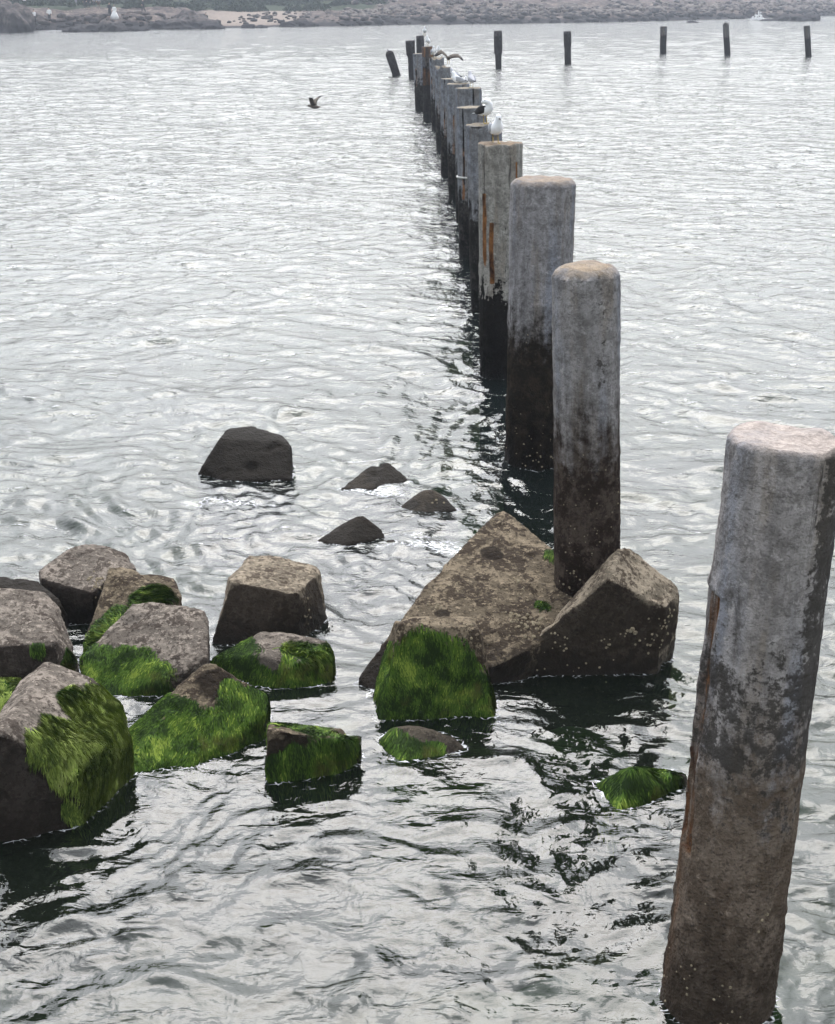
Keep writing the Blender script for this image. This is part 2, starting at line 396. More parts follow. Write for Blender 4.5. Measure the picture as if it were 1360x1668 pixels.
SUBMERGED = []
def block(label, verts, mat, algae=(), barn=(), voxel=.013, rough=1.0, dens=9000, dark=(), alg_mat=None, name='concrete_block', cat='concrete block', group='concrete armour blocks in the water', zb=-.95, flow=Vector((0, 0, -1)), length=(.022, .065), width=.0024, rnd=0, spread=1.06):
    pts = []
    for v in verts:
        p = P(*v) if len(v) == 3 else G(*v)
        pts.append(p)
    low = [p for p, v in zip(pts, verts) if len(v) == 2]
    cx = sum(p.x for p in low)/len(low); cy = sum(p.y for p in low)/len(low)
    for p in low: pts.append(Vector((cx+(p.x-cx)*spread, cy+(p.y-cy)*spread, zb)))
    loc = Vector((cx, cy, 0))
    bm = bmesh.new()
    for p in pts: bm.verts.new(p-loc)
    r = bmesh.ops.convex_hull(bm, input=bm.verts[:])
    bmesh.ops.delete(bm, geom=list({g for g in r['geom_interior']+r['geom_unused'] if isinstance(g, bmesh.types.BMVert)}), context='VERTS')
    me = remesh(done(bm, name), voxel, rnd)
    sd = Vector((random.uniform(0, 50), random.uniform(0, 50), random.uniform(0, 50)))
    co = np.empty(len(me.vertices)*3, np.float32); me.vertices.foreach_get('co', co); co = co.reshape(-1, 3)
    no = np.empty(len(me.vertices)*3, np.float32); me.vertices.foreach_get('normal', no); no = no.reshape(-1, 3)
    out = np.empty_like(co)
    for i in range(len(co)):
        p = Vector(co[i])+sd
        d = .010*noise.noise(p*2.6) + .005*noise.noise(p*9) + .005*noise.noise(p*27)
        c = noise.noise(p*6.5+Vector((5, 5, 5)))
        if c > .34: d -= (c-.34)*.08
        out[i] = co[i]+no[i]*d*rough
    me.vertices.foreach_set('co', out.ravel()); me.update()
    o = link(name, me, mat); o.location = loc
    tag(o, label, cat, group)
    LAP.extend([(q[0]+loc.x, q[1]+loc.y) for q in out if abs(q[2]) < voxel*.6])
    wv = [Vector(v)+loc for v in out]; pol = [tuple(p.vertices) for p in me.polygons]
    bvh = BVHTree.FromPolygons(wv, pol)
    al = np.zeros(len(out))
    for px, py, rad in algae:
        hit = bvh.ray_cast(Vector((0, 0, H)), ray(px, py).normalized())
        if hit[0] is None: continue
        c = np.array(hit[0]-loc); dd = np.linalg.norm(out-c, axis=1)
        al = np.maximum(al, np.clip(1.5-1.1*dd/rad, 0, 1))
    if al.max() > 0:
        nz = np.array([noise.noise(Vector(v)*7+sd)*.6 for v in out]); al = np.where(al > .02, np.clip(al+nz*(al < .95), 0, 1), 0)
    fattr(me, 'algae', al)
    tn = np.zeros(len(out))  # damp film plus shade of fronts and undersides, painted per facing side
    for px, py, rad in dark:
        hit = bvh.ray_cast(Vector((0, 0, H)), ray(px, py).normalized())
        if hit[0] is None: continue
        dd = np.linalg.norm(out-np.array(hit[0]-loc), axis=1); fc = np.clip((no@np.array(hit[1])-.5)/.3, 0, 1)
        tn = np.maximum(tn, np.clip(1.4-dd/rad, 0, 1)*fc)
    fattr(me, 'stain_shade', tn)
    if al.max() > .3: strands(bvh, me, loc, o, dens, alg_mat or MAT_ALG, al, length, flow, width)
    if barn: barnacles(bvh, barn, o, loc)
    return o

# ------------------------------------------------------------------ the blocks, nearest first
block('large left-edge block with pale green algae over its upper face and a black underside',
  [(74, 1076, 1222), (84, 1078, 1226), (152, 1106, 1236), (198, 1150, 1244), (213, 1212, 1268), (174, 1212, 1302), (124, 1262, 1345), (-6, 1196, 1378), (-30, 1215, 1385), (-22, 1200, 1330), (34, 1106, 1236),
   (140, 1330), (196, 1280), (214, 1245), (0, 1350), (-28, 1352), (-10, 1270), (120, 1195)],
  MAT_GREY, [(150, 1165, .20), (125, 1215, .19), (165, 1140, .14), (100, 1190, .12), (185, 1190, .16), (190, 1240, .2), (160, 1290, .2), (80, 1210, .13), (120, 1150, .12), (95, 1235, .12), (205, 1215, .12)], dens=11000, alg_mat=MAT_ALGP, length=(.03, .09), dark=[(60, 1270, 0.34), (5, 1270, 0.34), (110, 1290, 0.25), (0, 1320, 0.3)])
block('wedge-shaped block combed with green algae below its bare brown crest',
  [(333, 1080, 1168), (345, 1079, 1168), (400, 1112, 1172), (437, 1133, 1182), (436, 1160, 1195), (290, 1118, 1178), (208, 1190, 1212),
   (200, 1262), (300, 1256), (380, 1228), (434, 1206), (440, 1172), (330, 1138), (203, 1200)],
  MAT_BROWN, [(250, 1220, .22), (330, 1200, .26), (400, 1170, .2), (300, 1160, .12), (270, 1150, .10), (235, 1175, .14), (420, 1145, .12), (380, 1130, .09), (360, 1220, .18), (225, 1240, .16)], dens=9500, flow=Vector((-.15, -.1, -1)), dark=[(350, 1115, 0.12)])
block('low flat block with a bright algae fringe on top, right of the wedge-shaped block',
  [(434, 1187, 1266), (440, 1176, 1232), (560, 1188, 1226), (590, 1199, 1234), (584, 1206, 1246), (546, 1204, 1262),
   (436, 1272), (546, 1264), (578, 1246), (565, 1218), (438, 1226)],
  MAT_BROWN, [(460, 1180, .10), (510, 1190, .12), (570, 1200, .12), (540, 1230, .12), (500, 1255, .17), (460, 1255, .10), (560, 1225, .10), (480, 1230, .07)], dens=8500, length=(.04, .11), dark=[(450, 1225, 0.1), (480, 1205, 0.08)])
block('upright block wearing a dark green algae curtain in front of the tall brown slab',
  [(650, 1016, 1150), (668, 1004, 1138), (764, 1008, 1138), (780, 1024, 1150), (640, 1012, 1118), (770, 1004, 1105), (788, 1040, 1142),
   (618, 1176), (804, 1172), (806, 1150), (795, 1115), (606, 1136), (640, 1112)],
  MAT_BROWN, [(680, 1090, .24), (740, 1100, .2), (700, 1150, .26), (640, 1140, .2), (770, 1150, .18), (660, 1065, .10), (700, 1070, .12), (627, 1090, .13), (780, 1110, .09), (634, 1055, .06)], barn=[(765, 1022, .025, 6, .010)], dens=10000)
block('tall leaning slab of mottled brown concrete beside the second pile',
  [(808, 836, 962), (820, 831, 960), (832, 838, 964), (940, 925, 1020), (938, 1010, 1078), (848, 1066, 1108), (806, 1086, 1118), (700, 945, 1040), (645, 1026, 1092), (584, 1104, 1116),
   (794, 1096), (850, 1080), (606, 1130), (584, 1116), (690, 1020), (860, 962), (935, 990)],
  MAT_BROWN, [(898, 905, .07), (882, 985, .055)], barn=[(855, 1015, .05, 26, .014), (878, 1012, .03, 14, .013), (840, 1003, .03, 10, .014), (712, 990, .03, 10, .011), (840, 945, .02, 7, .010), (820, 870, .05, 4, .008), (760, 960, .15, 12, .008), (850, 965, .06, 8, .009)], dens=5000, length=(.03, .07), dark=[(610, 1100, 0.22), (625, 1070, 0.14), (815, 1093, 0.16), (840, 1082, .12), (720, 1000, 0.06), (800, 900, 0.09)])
block('pale-topped block with a dark shell-dotted face in front of the second pile',
  [(1006, 894, 1072), (1024, 891, 1066), (1104, 954, 1070), (1107, 972, 1076), (1086, 990, 1096), (990, 944, 1102), (972, 952, 1098), (852, 1060, 1090), (866, 1072, 1094),
   (866, 1096), (935, 1100), (1042, 1098), (1082, 1072), (1080, 1050), (940, 1074), (856, 1082)],
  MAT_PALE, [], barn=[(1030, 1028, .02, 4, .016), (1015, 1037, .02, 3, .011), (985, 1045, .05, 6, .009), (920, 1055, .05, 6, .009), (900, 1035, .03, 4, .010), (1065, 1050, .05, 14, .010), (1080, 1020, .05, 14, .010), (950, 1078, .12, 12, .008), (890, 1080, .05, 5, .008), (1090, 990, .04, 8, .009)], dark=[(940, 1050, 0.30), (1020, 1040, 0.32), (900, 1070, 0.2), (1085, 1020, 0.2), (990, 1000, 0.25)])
block('broad grey block with a flat sloping top and green algae skirt, left group',
  [(172, 1030, 1086), (216, 982, 1066), (246, 979, 1064), (332, 993, 1070), (338, 1008, 1076), (337, 1074, 1122), (275, 1106, 1134), (130, 1072, 1104), (180, 1048, 1100),
   (134, 1122), (172, 1138), (272, 1138), (338, 1124), (342, 1082), (200, 1062)],
  MAT_GREY, [(160, 1085, .17), (210, 1090, .17), (240, 1110, .16), (180, 1115, .2), (200, 1065, .09), (145, 1060, .09), (265, 1122, .08)], dens=9500)
block('cube-like block with a dished brown top, right of the left group',
  [(406, 904, 984), (440, 903, 980), (516, 922, 986), (522, 932, 992), (486, 966, 1044), (470, 968, 1046), (378, 948, 1036), (372, 940, 1020),
   (346, 1050), (420, 1056), (490, 1042), (536, 1008), (505, 984), (395, 990)],
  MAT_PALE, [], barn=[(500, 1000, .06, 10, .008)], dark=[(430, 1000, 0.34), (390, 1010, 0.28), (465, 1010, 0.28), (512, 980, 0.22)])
block('low mound-like block with algae on both shoulders, in front of the cube-like block',
  [(424, 1027, 1076), (462, 1028, 1072), (416, 1068, 1114), (344, 1074, 1090), (532, 1042, 1080), (543, 1060, 1094), (490, 1078, 1116),
   (342, 1092), (414, 1122), (482, 1124), (543, 1112), (540, 1076), (400, 1066)],
  MAT_GREY, [(380, 1070, .17), (395, 1095, .16), (500, 1060, .14), (525, 1085, .16), (470, 1110, .14), (350, 1078, .08), (530, 1058, .1), (430, 1105, .10), (375, 1055, .07)], barn=[(480, 1082, .03, 7, .008)], dens=9000)
block('left-edge block with a mottled light face above a dark overhang',
  [(-90, 950, 1078), (0, 957, 1082), (72, 964, 1078), (98, 990, 1082), (90, 1046, 1136), (84, 1052, 1138), (-90, 1062, 1146), (118, 1050, 1106), (128, 1080, 1118),
   (96, 1142), (-90, 1165), (128, 1112), (105, 1040), (-90, 1040)],
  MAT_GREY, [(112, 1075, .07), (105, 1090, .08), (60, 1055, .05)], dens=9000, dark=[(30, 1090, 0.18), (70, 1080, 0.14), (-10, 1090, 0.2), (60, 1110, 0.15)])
block('dark block half hidden behind the mottled left-edge block',
  [(-90, 934, 1000), (20, 938, 998), (62, 946, 1000), (96, 976, 1020), (100, 990, 1026),
   (-90, 1030), (96, 1034), (112, 1010), (70, 982), (-90, 980)],
  MAT_DARK, [])
block('dark-fronted block with yellow shells on its corner at the back of the left group',
  [(112, 892, 968), (138, 886, 962), (165, 887, 958), (208, 902, 962), (222, 924, 978), (62, 930, 984), (68, 944, 1000), (150, 968, 1014), (196, 928, 990),
   (72, 1002), (150, 1016), (215, 992), (210, 962), (92, 958)],
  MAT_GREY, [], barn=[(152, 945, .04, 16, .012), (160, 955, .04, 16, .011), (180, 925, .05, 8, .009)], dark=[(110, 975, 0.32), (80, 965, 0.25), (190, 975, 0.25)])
block('tilted block with an algae tuft near its right corner, behind the broad grey block',
  [(178, 927, 1012), (196, 924, 1006), (284, 941, 1010), (297, 970, 1030), (262, 1000, 1062), (136, 1044, 1064), (150, 1064, 1080),
   (136, 1064), (235, 1082), (300, 1036), (288, 1002), (178, 992)],
  MAT_BROWN, [(245, 965, .11), (225, 975, .10), (165, 1030, .13), (190, 1000, .10), (150, 1050, .12), (265, 975, .08)], dens=8000, flow=Vector((.7, 0, -.7)))
block('yellow-green algae-topped block at the left edge, wedged behind the pale green one',
  [(-80, 1100, 1160), (10, 1112, 1166), (34, 1104, 1150), (30, 1150, 1190),
   (-80, 1205), (32, 1200), (40, 1165), (-80, 1150)],
  MAT_BROWN, [(10, 1130, .16), (22, 1115, .12), (5, 1150, .14)], alg_mat=MAT_ALGP, dens=9000)
block('small half-sunk shaggy block with a bare pale top, before the algae-curtained upright block',
  [(642, 1183, 1208), (672, 1181, 1206), (700, 1187, 1212), (742, 1206, 1220),
   (614, 1210), (652, 1246), (715, 1238), (762, 1224), (742, 1202), (642, 1192)],
  MAT_PALE, [(636, 1212, .10), (675, 1228, .12), (700, 1222, .08), (650, 1235, .11), (622, 1210, .08)], voxel=.018, dens=9000, length=(.06, .14), flow=Vector((-.2, -.3, -1)))
block('half-sunk block thick with algae near the leaning front pile',
  [(1026, 1251, 1290), (1058, 1250, 1284), (1092, 1266, 1290), (1118, 1263, 1276),
   (966, 1280), (1008, 1324), (1052, 1312), (1100, 1292), (1124, 1280), (1100, 1262), (1030, 1262)],
  MAT_GREY, [(1000, 1290, .16), (1040, 1285, .18), (1070, 1270, .13), (1060, 1300, .14), (1020, 1310, .13), (1090, 1275, .06)], voxel=.018, dens=10000, length=(.07, .16))
block('dark trapezoid block alone in open water, farthest back of all the blocks',
  [(358, 712, 762), (372, 694, 752), (408, 693, 748), (460, 708, 752), (474, 724, 762),
   (320, 772), (370, 784), (476, 780), (474, 756), (366, 752)],
  MAT_DARK, [], voxel=.03, dark=[(400, 740, 0.5)])
block('low rounded block breaking the surface with foam at its foot, pale on its left side',
  [(600, 760, 778), (622, 753, 774), (636, 755, 775), (655, 770, 780),
   (552, 798), (605, 797), (670, 785), (645, 770), (585, 774)],
  MAT_BROWN, [], voxel=.03, dark=[(640, 775, 0.3), (620, 765, .2)])
block('small speckled block tip just above the water, nearest to the slab apex',
  [(688, 797, 818), (704, 796, 817), (722, 808, 820),
   (648, 828), (668, 838), (746, 832), (724, 812), (680, 812)],
  MAT_BROWN, [], barn=[(712, 818, .03, 4, .012)], voxel=.025, dark=[(730, 822, 0.12), (670, 822, 0.08)])
block('sharp dark pyramid-shaped block tip with a paler right edge',
  [(580, 839, 868), (590, 838, 868), (624, 866, 874),
   (516, 882), (560, 891), (628, 877), (604, 856), (545, 862)],
  MAT_BROWN, [], voxel=.025, dark=[(570, 870, 0.5), (545, 878, .3)])
block('tiny round stone awash beside the pyramid-shaped block tip',
  [(632, 879, 883), (642, 879, 883), (626, 884), (634, 889), (648, 886), (640, 880)], MAT_GREY, [], voxel=.012, name='stone', cat='stone', group=None, rnd=2)

# weed-covered blocks whose tops stay just under the surface
def sunk(px, py, s, z, label):
    g = G(px, py, z); bm = bmesh.new()
    for k in range(9):
        a = k*.7; bm.verts.new((math.cos(a)*s*random.uniform(.7, 1), math.sin(a)*s*random.uniform(.5, .8), random.uniform(-.12, 0)))
        bm.verts.new((math.cos(a)*s*1.3, math.sin(a)*s*1.1, -1))
    bmesh.ops.convex_hull(bm, input=bm.verts[:]); me = remesh(done(bm, 'sunken_block'), .03, 4)
    co = np.empty(len(me.vertices)*3, np.float32); me.vertices.foreach_get('co', co); co = co.reshape(-1, 3)
    for i in range(len(co)): co[i, 2] += .05*noise.noise(Vector(co[i])*5+Vector((px, py, 0)))
    me.vertices.foreach_set('co', co.ravel()); fattr(me, 'algae', [1.0]*len(co)); me.update()
    o = link('sunken_block', me, MAT_BROWN); o.location = g; tag(o, label, 'sunken block')
    wv = [Vector(v)+g for v in co]; bvh = BVHTree.FromPolygons(wv, [tuple(p.vertices) for p in me.polygons])
    return o
sunk(338, 966, .26, -.02, 'olive weed-covered block top awash between the cube-like block and the tilted block')
sunk(500, 838, .30, -.05, 'greenish block top showing under the water left of the pyramid-shaped tip')
sunk(30, 918, .35, -.03, 'dark weedy block top awash at the left edge behind the hexagonal block')
sunk(705, 1266, .46, -.09, 'green sunken block showing through the water in front of the small half-sunk block')
sunk(930, 1200, .45, -.25, 'dark sunken block seen through the water between the squat block and the half-sunk algae block')

# ------------------------------------------------------------------ piles
def pile_material(name, tide=1.4, upper=(.34, .325, .32), lower=(.035, .028, .022), mott=(.12, .10, .085), streak=.5, blue=.3, rust=True, rcol=(.30, .135, .048), soft=.16, mottle=.5, top=(.42, .37, .32)):
    m = M(name, .9, .05)
    z = m.z(); vs = m.scl((11, 11, 1.1)); vm = m.scl((5, 5, 2.2))
    ns = m.noise(1.0, 6, .7, vs); nm = m.noise(1.0, 6, .7, vm, .15); nf = m.noise(26, 5, .75); ng = m.noise(7, 6, .75)
    c = m.mix(m.mr(ns, .35, .65), tuple(x*.68 for x in upper), upper)
    c = m.mix(m.mr(m.noise(1.0, 3, .5, m.scl((6, 6, .7), (0, 0, 0), (3, 3, 3))), .5, .68, 0, blue), c, (.20, .235, .31))
    c = m.mix(m.mr(m.noise(1.0, 4, .6, m.scl((7, 7, 1.0), (0, 0, 0), (9, 1, 3))), .52, .68, 0, .5), c, (.26, .215, .17))
    c = m.mix(m.mr(m.noise(1.0, 5, .75, m.scl((9, 9, 1.4), (0, 0, 0), (1, 7, 5)), .6), .66-.12*streak, .74-.1*streak, 0, .85), c, (.055, .05, .048))
    c = m.mix(m.mr(nf, .52, .60, 0, .6), c, tuple(x*.42 for x in upper)); c = m.mix(m.mr(m.noise(16, 6, .75), .56, .64, 0, .55), c, tuple(min(1, x*1.35) for x in upper))
    c = m.mix(m.mr(m.noise(9, 8, .85), .42, .54, .45, 0), c, (.06, .052, .048))
    # tide mark
    zz = m.ma('ADD', z, m.ma('MULTIPLY', m.ma('SUBTRACT', m.ma('ADD', m.ma('MULTIPLY', ns, .4), m.ma('MULTIPLY', ng, .6)), .5), 2.4))
    tm = m.mr(zz, tide-soft, tide+soft, 1, 0)
    lo = m.mix(m.mr(m.ma('ADD', m.ma('MULTIPLY', ng, .55), m.ma('MULTIPLY', nm, .45)), .47, .57, 0, mottle), lower, mott)
    lo = m.mix(m.mr(m.noise(24, 5, .75), .56, .63, 0, mottle), lo, tuple(min(1, x*2.0) for x in mott))
    lo = m.mix(m.mr(m.noise(48, 3, .7), .50, .60, 0, .65), lo, tuple(x*.28 for x in mott))
    lo = m.mix(m.mr(zz, .05, .75, .85, 0), lo, tuple(x*.32 for x in lower))
    c = m.mix(tm, c, lo)
    if rust:
        ru = m.attr('rust')
        rm = m.mr(m.ma('ADD', ru, m.ma('MULTIPLY', m.ma('SUBTRACT', ns, .5), .9)), .35, .75)
        c = m.mix(rm, c, m.mix(m.mr(nm, .35, .65), (.035, .016, .010), rcol))
    cr = m.attr('crack'); c = m.mix(m.mr(m.ma('ADD', cr, m.ma('MULTIPLY', m.ma('SUBTRACT', ng, .5), .5)), .4, .7), c, (.016, .013, .012))
    dk = m.attr('dark'); c = m.mix(m.mr(m.ma('ADD', dk, m.ma('ADD', m.ma('MULTIPLY', m.ma('SUBTRACT', ng, .5), 1.5), m.ma('MULTIPLY', m.ma('SUBTRACT', nf, .5), 1.6))), .5, .72, 0, .85), c, (.045, .040, .036))
    tp = m.attr('top'); c = m.mix(m.ma('MULTIPLY', tp, m.mr(ng, .35, .6, .5, 1)), c, m.mix(m.mr(nf, .35, .65), tuple(x*.6 for x in top), top))
    # barnacle bumps near the water
    vb = m.ma('SUBTRACT', 1.0, m.mr(m.vor(55), 0, .6)); vbm = m.ma('MULTIPLY', vb, m.mr(z, .3, tide, 1, .25))
    nor = m.bump(nf, .022, 1.0); nor = m.bump(ng, .03, .8, nor); nor = m.bump(vbm, .012, .7, nor)
    return m.out(c, nor, m.mr(z, .0, .35, .6, .92))

def pile(label, bx, by, tx, ty, wb, wt, mat, res=.03, group='concrete piles running out to sea', feats=None, chamfer=.04, jag=0.0, barn=(), seed=0, cap=None):
    b = G(bx, by); d = ray(tx, ty); t = b.y/d.y; tp = Vector((0, 0, H))+d*t
    rb = wb*depth(b)/F/2; rt = wt*depth(tp)/F/2
    ax = tp-b; Lh = ax.length
    nseg = max(14, int(2*math.pi*rb/res)); zs = [-1.4, -.9, -.5]; z = -.2
    while z < Lh-chamfer: zs.append(z); z += res
    zs = np.array(zs + [Lh-chamfer, Lh-chamfer*.45, Lh-chamfer*.12, Lh, Lh+.001, Lh+.002, Lh+.002])
    nr = len(zs); V = []; at = {k: [] for k in ('rust', 'crack', 'dark', 'top')}
    sd = Vector((seed*7.3, seed*3.1, seed*1.7))
    for i, z in enumerate(zs):
        f = min(1, max(0, z/Lh)); r0 = rb+(rt-rb)*f
        j = i-(nr-7)
        k = 1.0
        if j >= 0: k = [1, 1-.35*chamfer/r0, 1-.75*chamfer/r0, 1-1.1*chamfer/r0, .6, .3, .02][j]
        for s in range(nseg):
            a = 2*math.pi*s/nseg; nx, ny = math.cos(a), math.sin(a)
            p = Vector((nx*r0*3, ny*r0*3, z))
            disp = .012*noise.noise(p*1.2+sd)+.006*noise.noise(p*5+sd)+.005*noise.noise(p*16+sd)
            if z < 1.3: disp += .016*max(0, noise.noise(p*14+sd)-.05)*min(1, 1.3-z)
            ru = crk = dk = 0.0; zo = 0.0
            if feats:
                dd, ru, crk, dk = feats(a, z, Lh, p, sd); disp += dd
            if j >= 0: zo = .012*noise.noise(Vector((nx*3*k, ny*3*k, 5))+sd) + jag*noise.noise(Vector((nx*2*k, ny*2*k, 9))+sd)
            V.append((nx*(r0*k+disp*min(1, k)), ny*(r0*k+disp*min(1, k)), z+zo))
            at['rust'].append(ru); at['crack'].append(crk); at['dark'].append(dk); at['top'].append(1.0 if j >= 3 else (.5 if j >= 1 else 0))
    Q = [(i*nseg+s, i*nseg+(s+1) % nseg, (i+1)*nseg+(s+1) % nseg, (i+1)*nseg+s) for i in range(nr-1) for s in range(nseg)]
    me = fast_mesh('pile', np.array(V), np.array(Q))
    for k, v in at.items(): fattr(me, k, v)
    o = link('pile', me, mat); o.location = b
    if b.y < 20: LAP.extend([(b.x+rb*math.cos(k*.1), b.y+rb*math.sin(k*.1)) for k in range(63)])
    o.rotation_euler = ax.to_track_quat('Z', 'Y').to_euler() if False else (0, math.atan2(ax.x, ax.z), 0)
    tag(o, label, 'pile', group)
    if barn:
        mw = Matrix.Translation(b) @ o.rotation_euler.to_matrix().to_4x4()
        bvh = BVHTree.FromPolygons([mw @ Vector(v) for v in V], Q)
        c = barnacles(bvh, barn, None, Vector((0, 0, 0)))
        if c: c.parent = o; c.matrix_parent_inverse = mw.inverted()
    return o, tp

def sm(x, a, b):
    t = min(1, max(0, (x-a)/(b-a))); return t*t*(3-2*t)
def adiff(a, b): return abs((a-b+math.pi) % (2*math.pi)-math.pi)
# angle 180 deg = left side as seen, -90 deg = towards the camera
def f_front(a, z, Lh, p, sd):
    q = z/Lh; n1 = noise.noise(p*2.0+sd); n2 = noise.noise(p*6+sd)
    left = adiff(a, R(188)); disp = ru = dk = 0.0
    # broken jacket: a bite out of the left side under the notch
    if .30 < q < .755:
        wd = .26 + .22*n1 + .10*n2
        if left < wd: disp -= .020*sm(wd-left, 0, .10); ru = .6+.5*n2
        if left < wd+.12: dk = max(dk, .35)
    if .02 < q <= .30 and left < .34+.25*n1: ru = .42
    if .755 <= q < .80 and left < .55: disp += .010*(1-(q-.755)/.045); ru = .25
    # seam where the jacket ends
    if .455 < q < .475: disp += .003
    if q < .455: disp -= .001
    if .44 < q < .458: dk = max(dk, .45)
    # black stain on the right flank and mid band
    rgt = adiff(a, R(-22)); dk = max(dk, (.85*sm(q, .45, .6))*(1-sm(rgt, .5, 1.05)))
    dk = max(dk, .66*sm(q, .44, .5)*(1-sm(q, .62, .78)), .5*sm(q, .25, .44)*(1-sm(q, .44, .5)))
    return disp, ru, 0, dk
def f_wood(a, z, Lh, p, sd):
    q = z/Lh; ru = crk = 0.0; n = noise.noise(Vector((0, 0, z*3))+sd)
    d1 = adiff(a, R(-141)+.05*n)
    if q > .70 and d1 < .07: crk = 1-d1/.07
    if .45 < q <= .8: 
        wd = .24; 
        if d1 < wd: ru = 1.25*(1-d1/wd)*sm(q, .45, .55)
    d2 = adiff(a, R(-118)+.07*n)
    if .42 < q < .68 and d2 < .2: ru = max(ru, 1.3*(1-d2/.2))
    d3 = adiff(a, R(-45))
    if .6 < q < .93 and d3 < .12: ru = max(ru, 1.1*(1-d3/.12)); crk = max(crk, .6*(1-d3/.05) if d3 < .05 else 0)
    d4 = adiff(a, R(-80)+.1*n)
    if .42 < q < .66 and d4 < .06: crk = max(crk, .75*(1-d4/.06))
    fl = .004*math.sin(a*26+3*noise.noise(Vector((a*2, 0, z))))
    return (-.012 if crk > .5 else 0)+fl*.5, ru, crk, 0
def f_mid(a, z, Lh, p, sd):
    q = z/Lh; dk = 0
    d = adiff(a, R(-68))
    if q > .68: dk = .5*(1-sm(d, .1, .3))
    return 0, 0, 0, dk
def f_crack(ang):
    def f(a, z, Lh, p, sd):
        q = z/Lh; n = noise.noise(Vector((0, 0, z*3))+sd); d = adiff(a, ang+.12*n); c = 0
        if q > .5 and d < .13: c = 1.1*(1-d/.13)*sm(abs(noise.noise(Vector((0, 3, z*2.2))+sd)), 0, .12)
        ru = .8*(1-d/.25) if q < .75 and q > .4 and d < .25 else 0
        return (-.01 if c > .5 else 0), ru, c, 0
    return f

MP1 = pile_material('front_pile_concrete', rcol=(.17, .085, .042), tide=1.35, upper=(.38, .355, .35), lower=(.120, .090, .068), mott=(.22, .175, .14), soft=.30, streak=.7, blue=.45, mottle=.7, top=(.50, .43, .39))
MP2 = pile_material('second_pile_concrete', soft=.34, tide=1.62, upper=(.36, .345, .345), lower=(.026, .018, .014), mott=(.095, .074, .060), streak=.25, blue=.35, mottle=.8, top=(.38, .30, .22))
MP3 = pile_material('third_pile_concrete', soft=.28, tide=1.40, upper=(.35, .34, .35), lower=(.014, .011, .008), mott=(.050, .038, .027), streak=.3, blue=.45, mottle=.55, top=(.36, .29, .23))
MP4 = pile_material('fluted_pile_concrete', tide=1.08, upper=(.40, .385, .35), lower=(.011, .010, .009), mott=(.022, .02, .018), streak=.7, blue=.1, mottle=.3, soft=.03, top=(.30, .225, .16))
MP5 = pile_material('grey_pile_concrete', tide=1.50, upper=(.27, .275, .29), lower=(.012, .011, .010), mott=(.06, .055, .05), streak=.5, blue=.5, mottle=.4, top=(.32, .27, .20))
MP6 = pile_material('cracked_pile_concrete', tide=1.15, upper=(.27, .28, .30), lower=(.012, .011, .010), mott=(.07, .065, .06), streak=.8, blue=.5, mottle=.5, top=(.34, .29, .22))
MPD = pile_material('dark_pile_concrete', tide=1.9, upper=(.10, .095, .095), lower=(.018, .016, .016), mott=(.05, .045, .045), streak=.8, blue=.3, mottle=.6, top=(.10, .09, .09))
MPF = pile_material('far_pile_concrete', tide=1.35, upper=(.11, .105, .105), lower=(.016, .014, .014), mott=(.03, .03, .03), streak=.6, blue=.3, mottle=.5, top=(.10, .09, .09))

p1, t1 = pile('nearest leaning pile with a broken rusty left edge and a raised seam', 1168, 1630, 1281, 712, 182, 187, MP1, .014, feats=f_front, chamfer=.022, jag=.012, seed=1,
     barn=[(1130, 1575, .01, 5, .012), (1250, 1490, .012, 6, .012), (1238, 1520, .03, 5, .010), (1150, 1640, .10, 26, .010), (1180, 1655, .08, 20, .009), (1200, 1450, .25, 14, .006), (1095, 1600, .05, 10, .010)])
p2, t2 = pile('round-shouldered grey pile standing between the slab and the squat block', 957, 1034, 954, 432, 107, 110, MP2, .016, feats=f_mid, chamfer=.06, seed=2,
     barn=[(935, 935, .03, 12, .012), (960, 900, .1, 24, .009), (950, 850, .15, 30, .008), (1000, 830, .2, 26, .009), (925, 960, .04, 10, .012), (980, 780, .2, 20, .007)])
p3, t3 = pile('widest pale pile with a black weedy foot, third from the front', 873, 750, 885, 291, 101, 106, MP3, .02, feats=None, chamfer=.05, seed=3,
     barn=[(893, 745, .03, 9, .020), (870, 748, .08, 16, .014), (850, 735, .1, 18, .012), (845, 685, .08, 8, .010), (862, 555, .02, 3, .018), (880, 700, .12, 16, .010)])
p4, t4 = pile('fluted pale pile with orange rust streaks and a sharp black tide line', 816, 612, 815, 233, 68, 71, MP4, .018, feats=f_wood, chamfer=.012, jag=.02, seed=4)
p5, t5 = pile('grey pile directly behind the rust-streaked one, a dark-winged gull on it', 796, 507, 788, 202, 57, 58, MP5, .03, chamfer=.015, seed=5)
p6, t6 = pile('blue-grey pile with a pale metal hoop around its middle', 772, 420, 768, 174, 48, 49, MP6, .035, chamfer=.015, seed=6, feats=f_crack(R(-130)))
p7, t7 = pile('pile with a black split down its upper right face', 764, 360, 763, 143, 43, 44, MP6, .04, chamfer=.012, seed=7, feats=f_crack(R(-68)))
p8, t8 = pile('grey pile with a resting white gull on top', 749, 324, 746, 136, 37, 37, MP6, .05, chamfer=.012, seed=8, feats=f_crack(R(-120)))
p9, t9 = pile('ninth pile from the front, a grey gull at its far rim', 734, 287, 734, 128, 32, 33, MP6, .06, chamfer=.012, seed=9, feats=f_crack(R(-125)))
p10, t10 = pile('pile with a ragged broken top under the wing-spreading bird', 724, 244, 721, 110, 27, 27, MP6, .07, chamfer=.01, jag=.12, seed=10, feats=f_crack(R(-130)))
p11, t11 = pile('pale-rimmed pile eleventh from the front under an upright white gull', 715, 213, 711, 95, 23, 24, MP6, .07, chamfer=.01, jag=.1, seed=11, feats=f_crack(R(-140)))
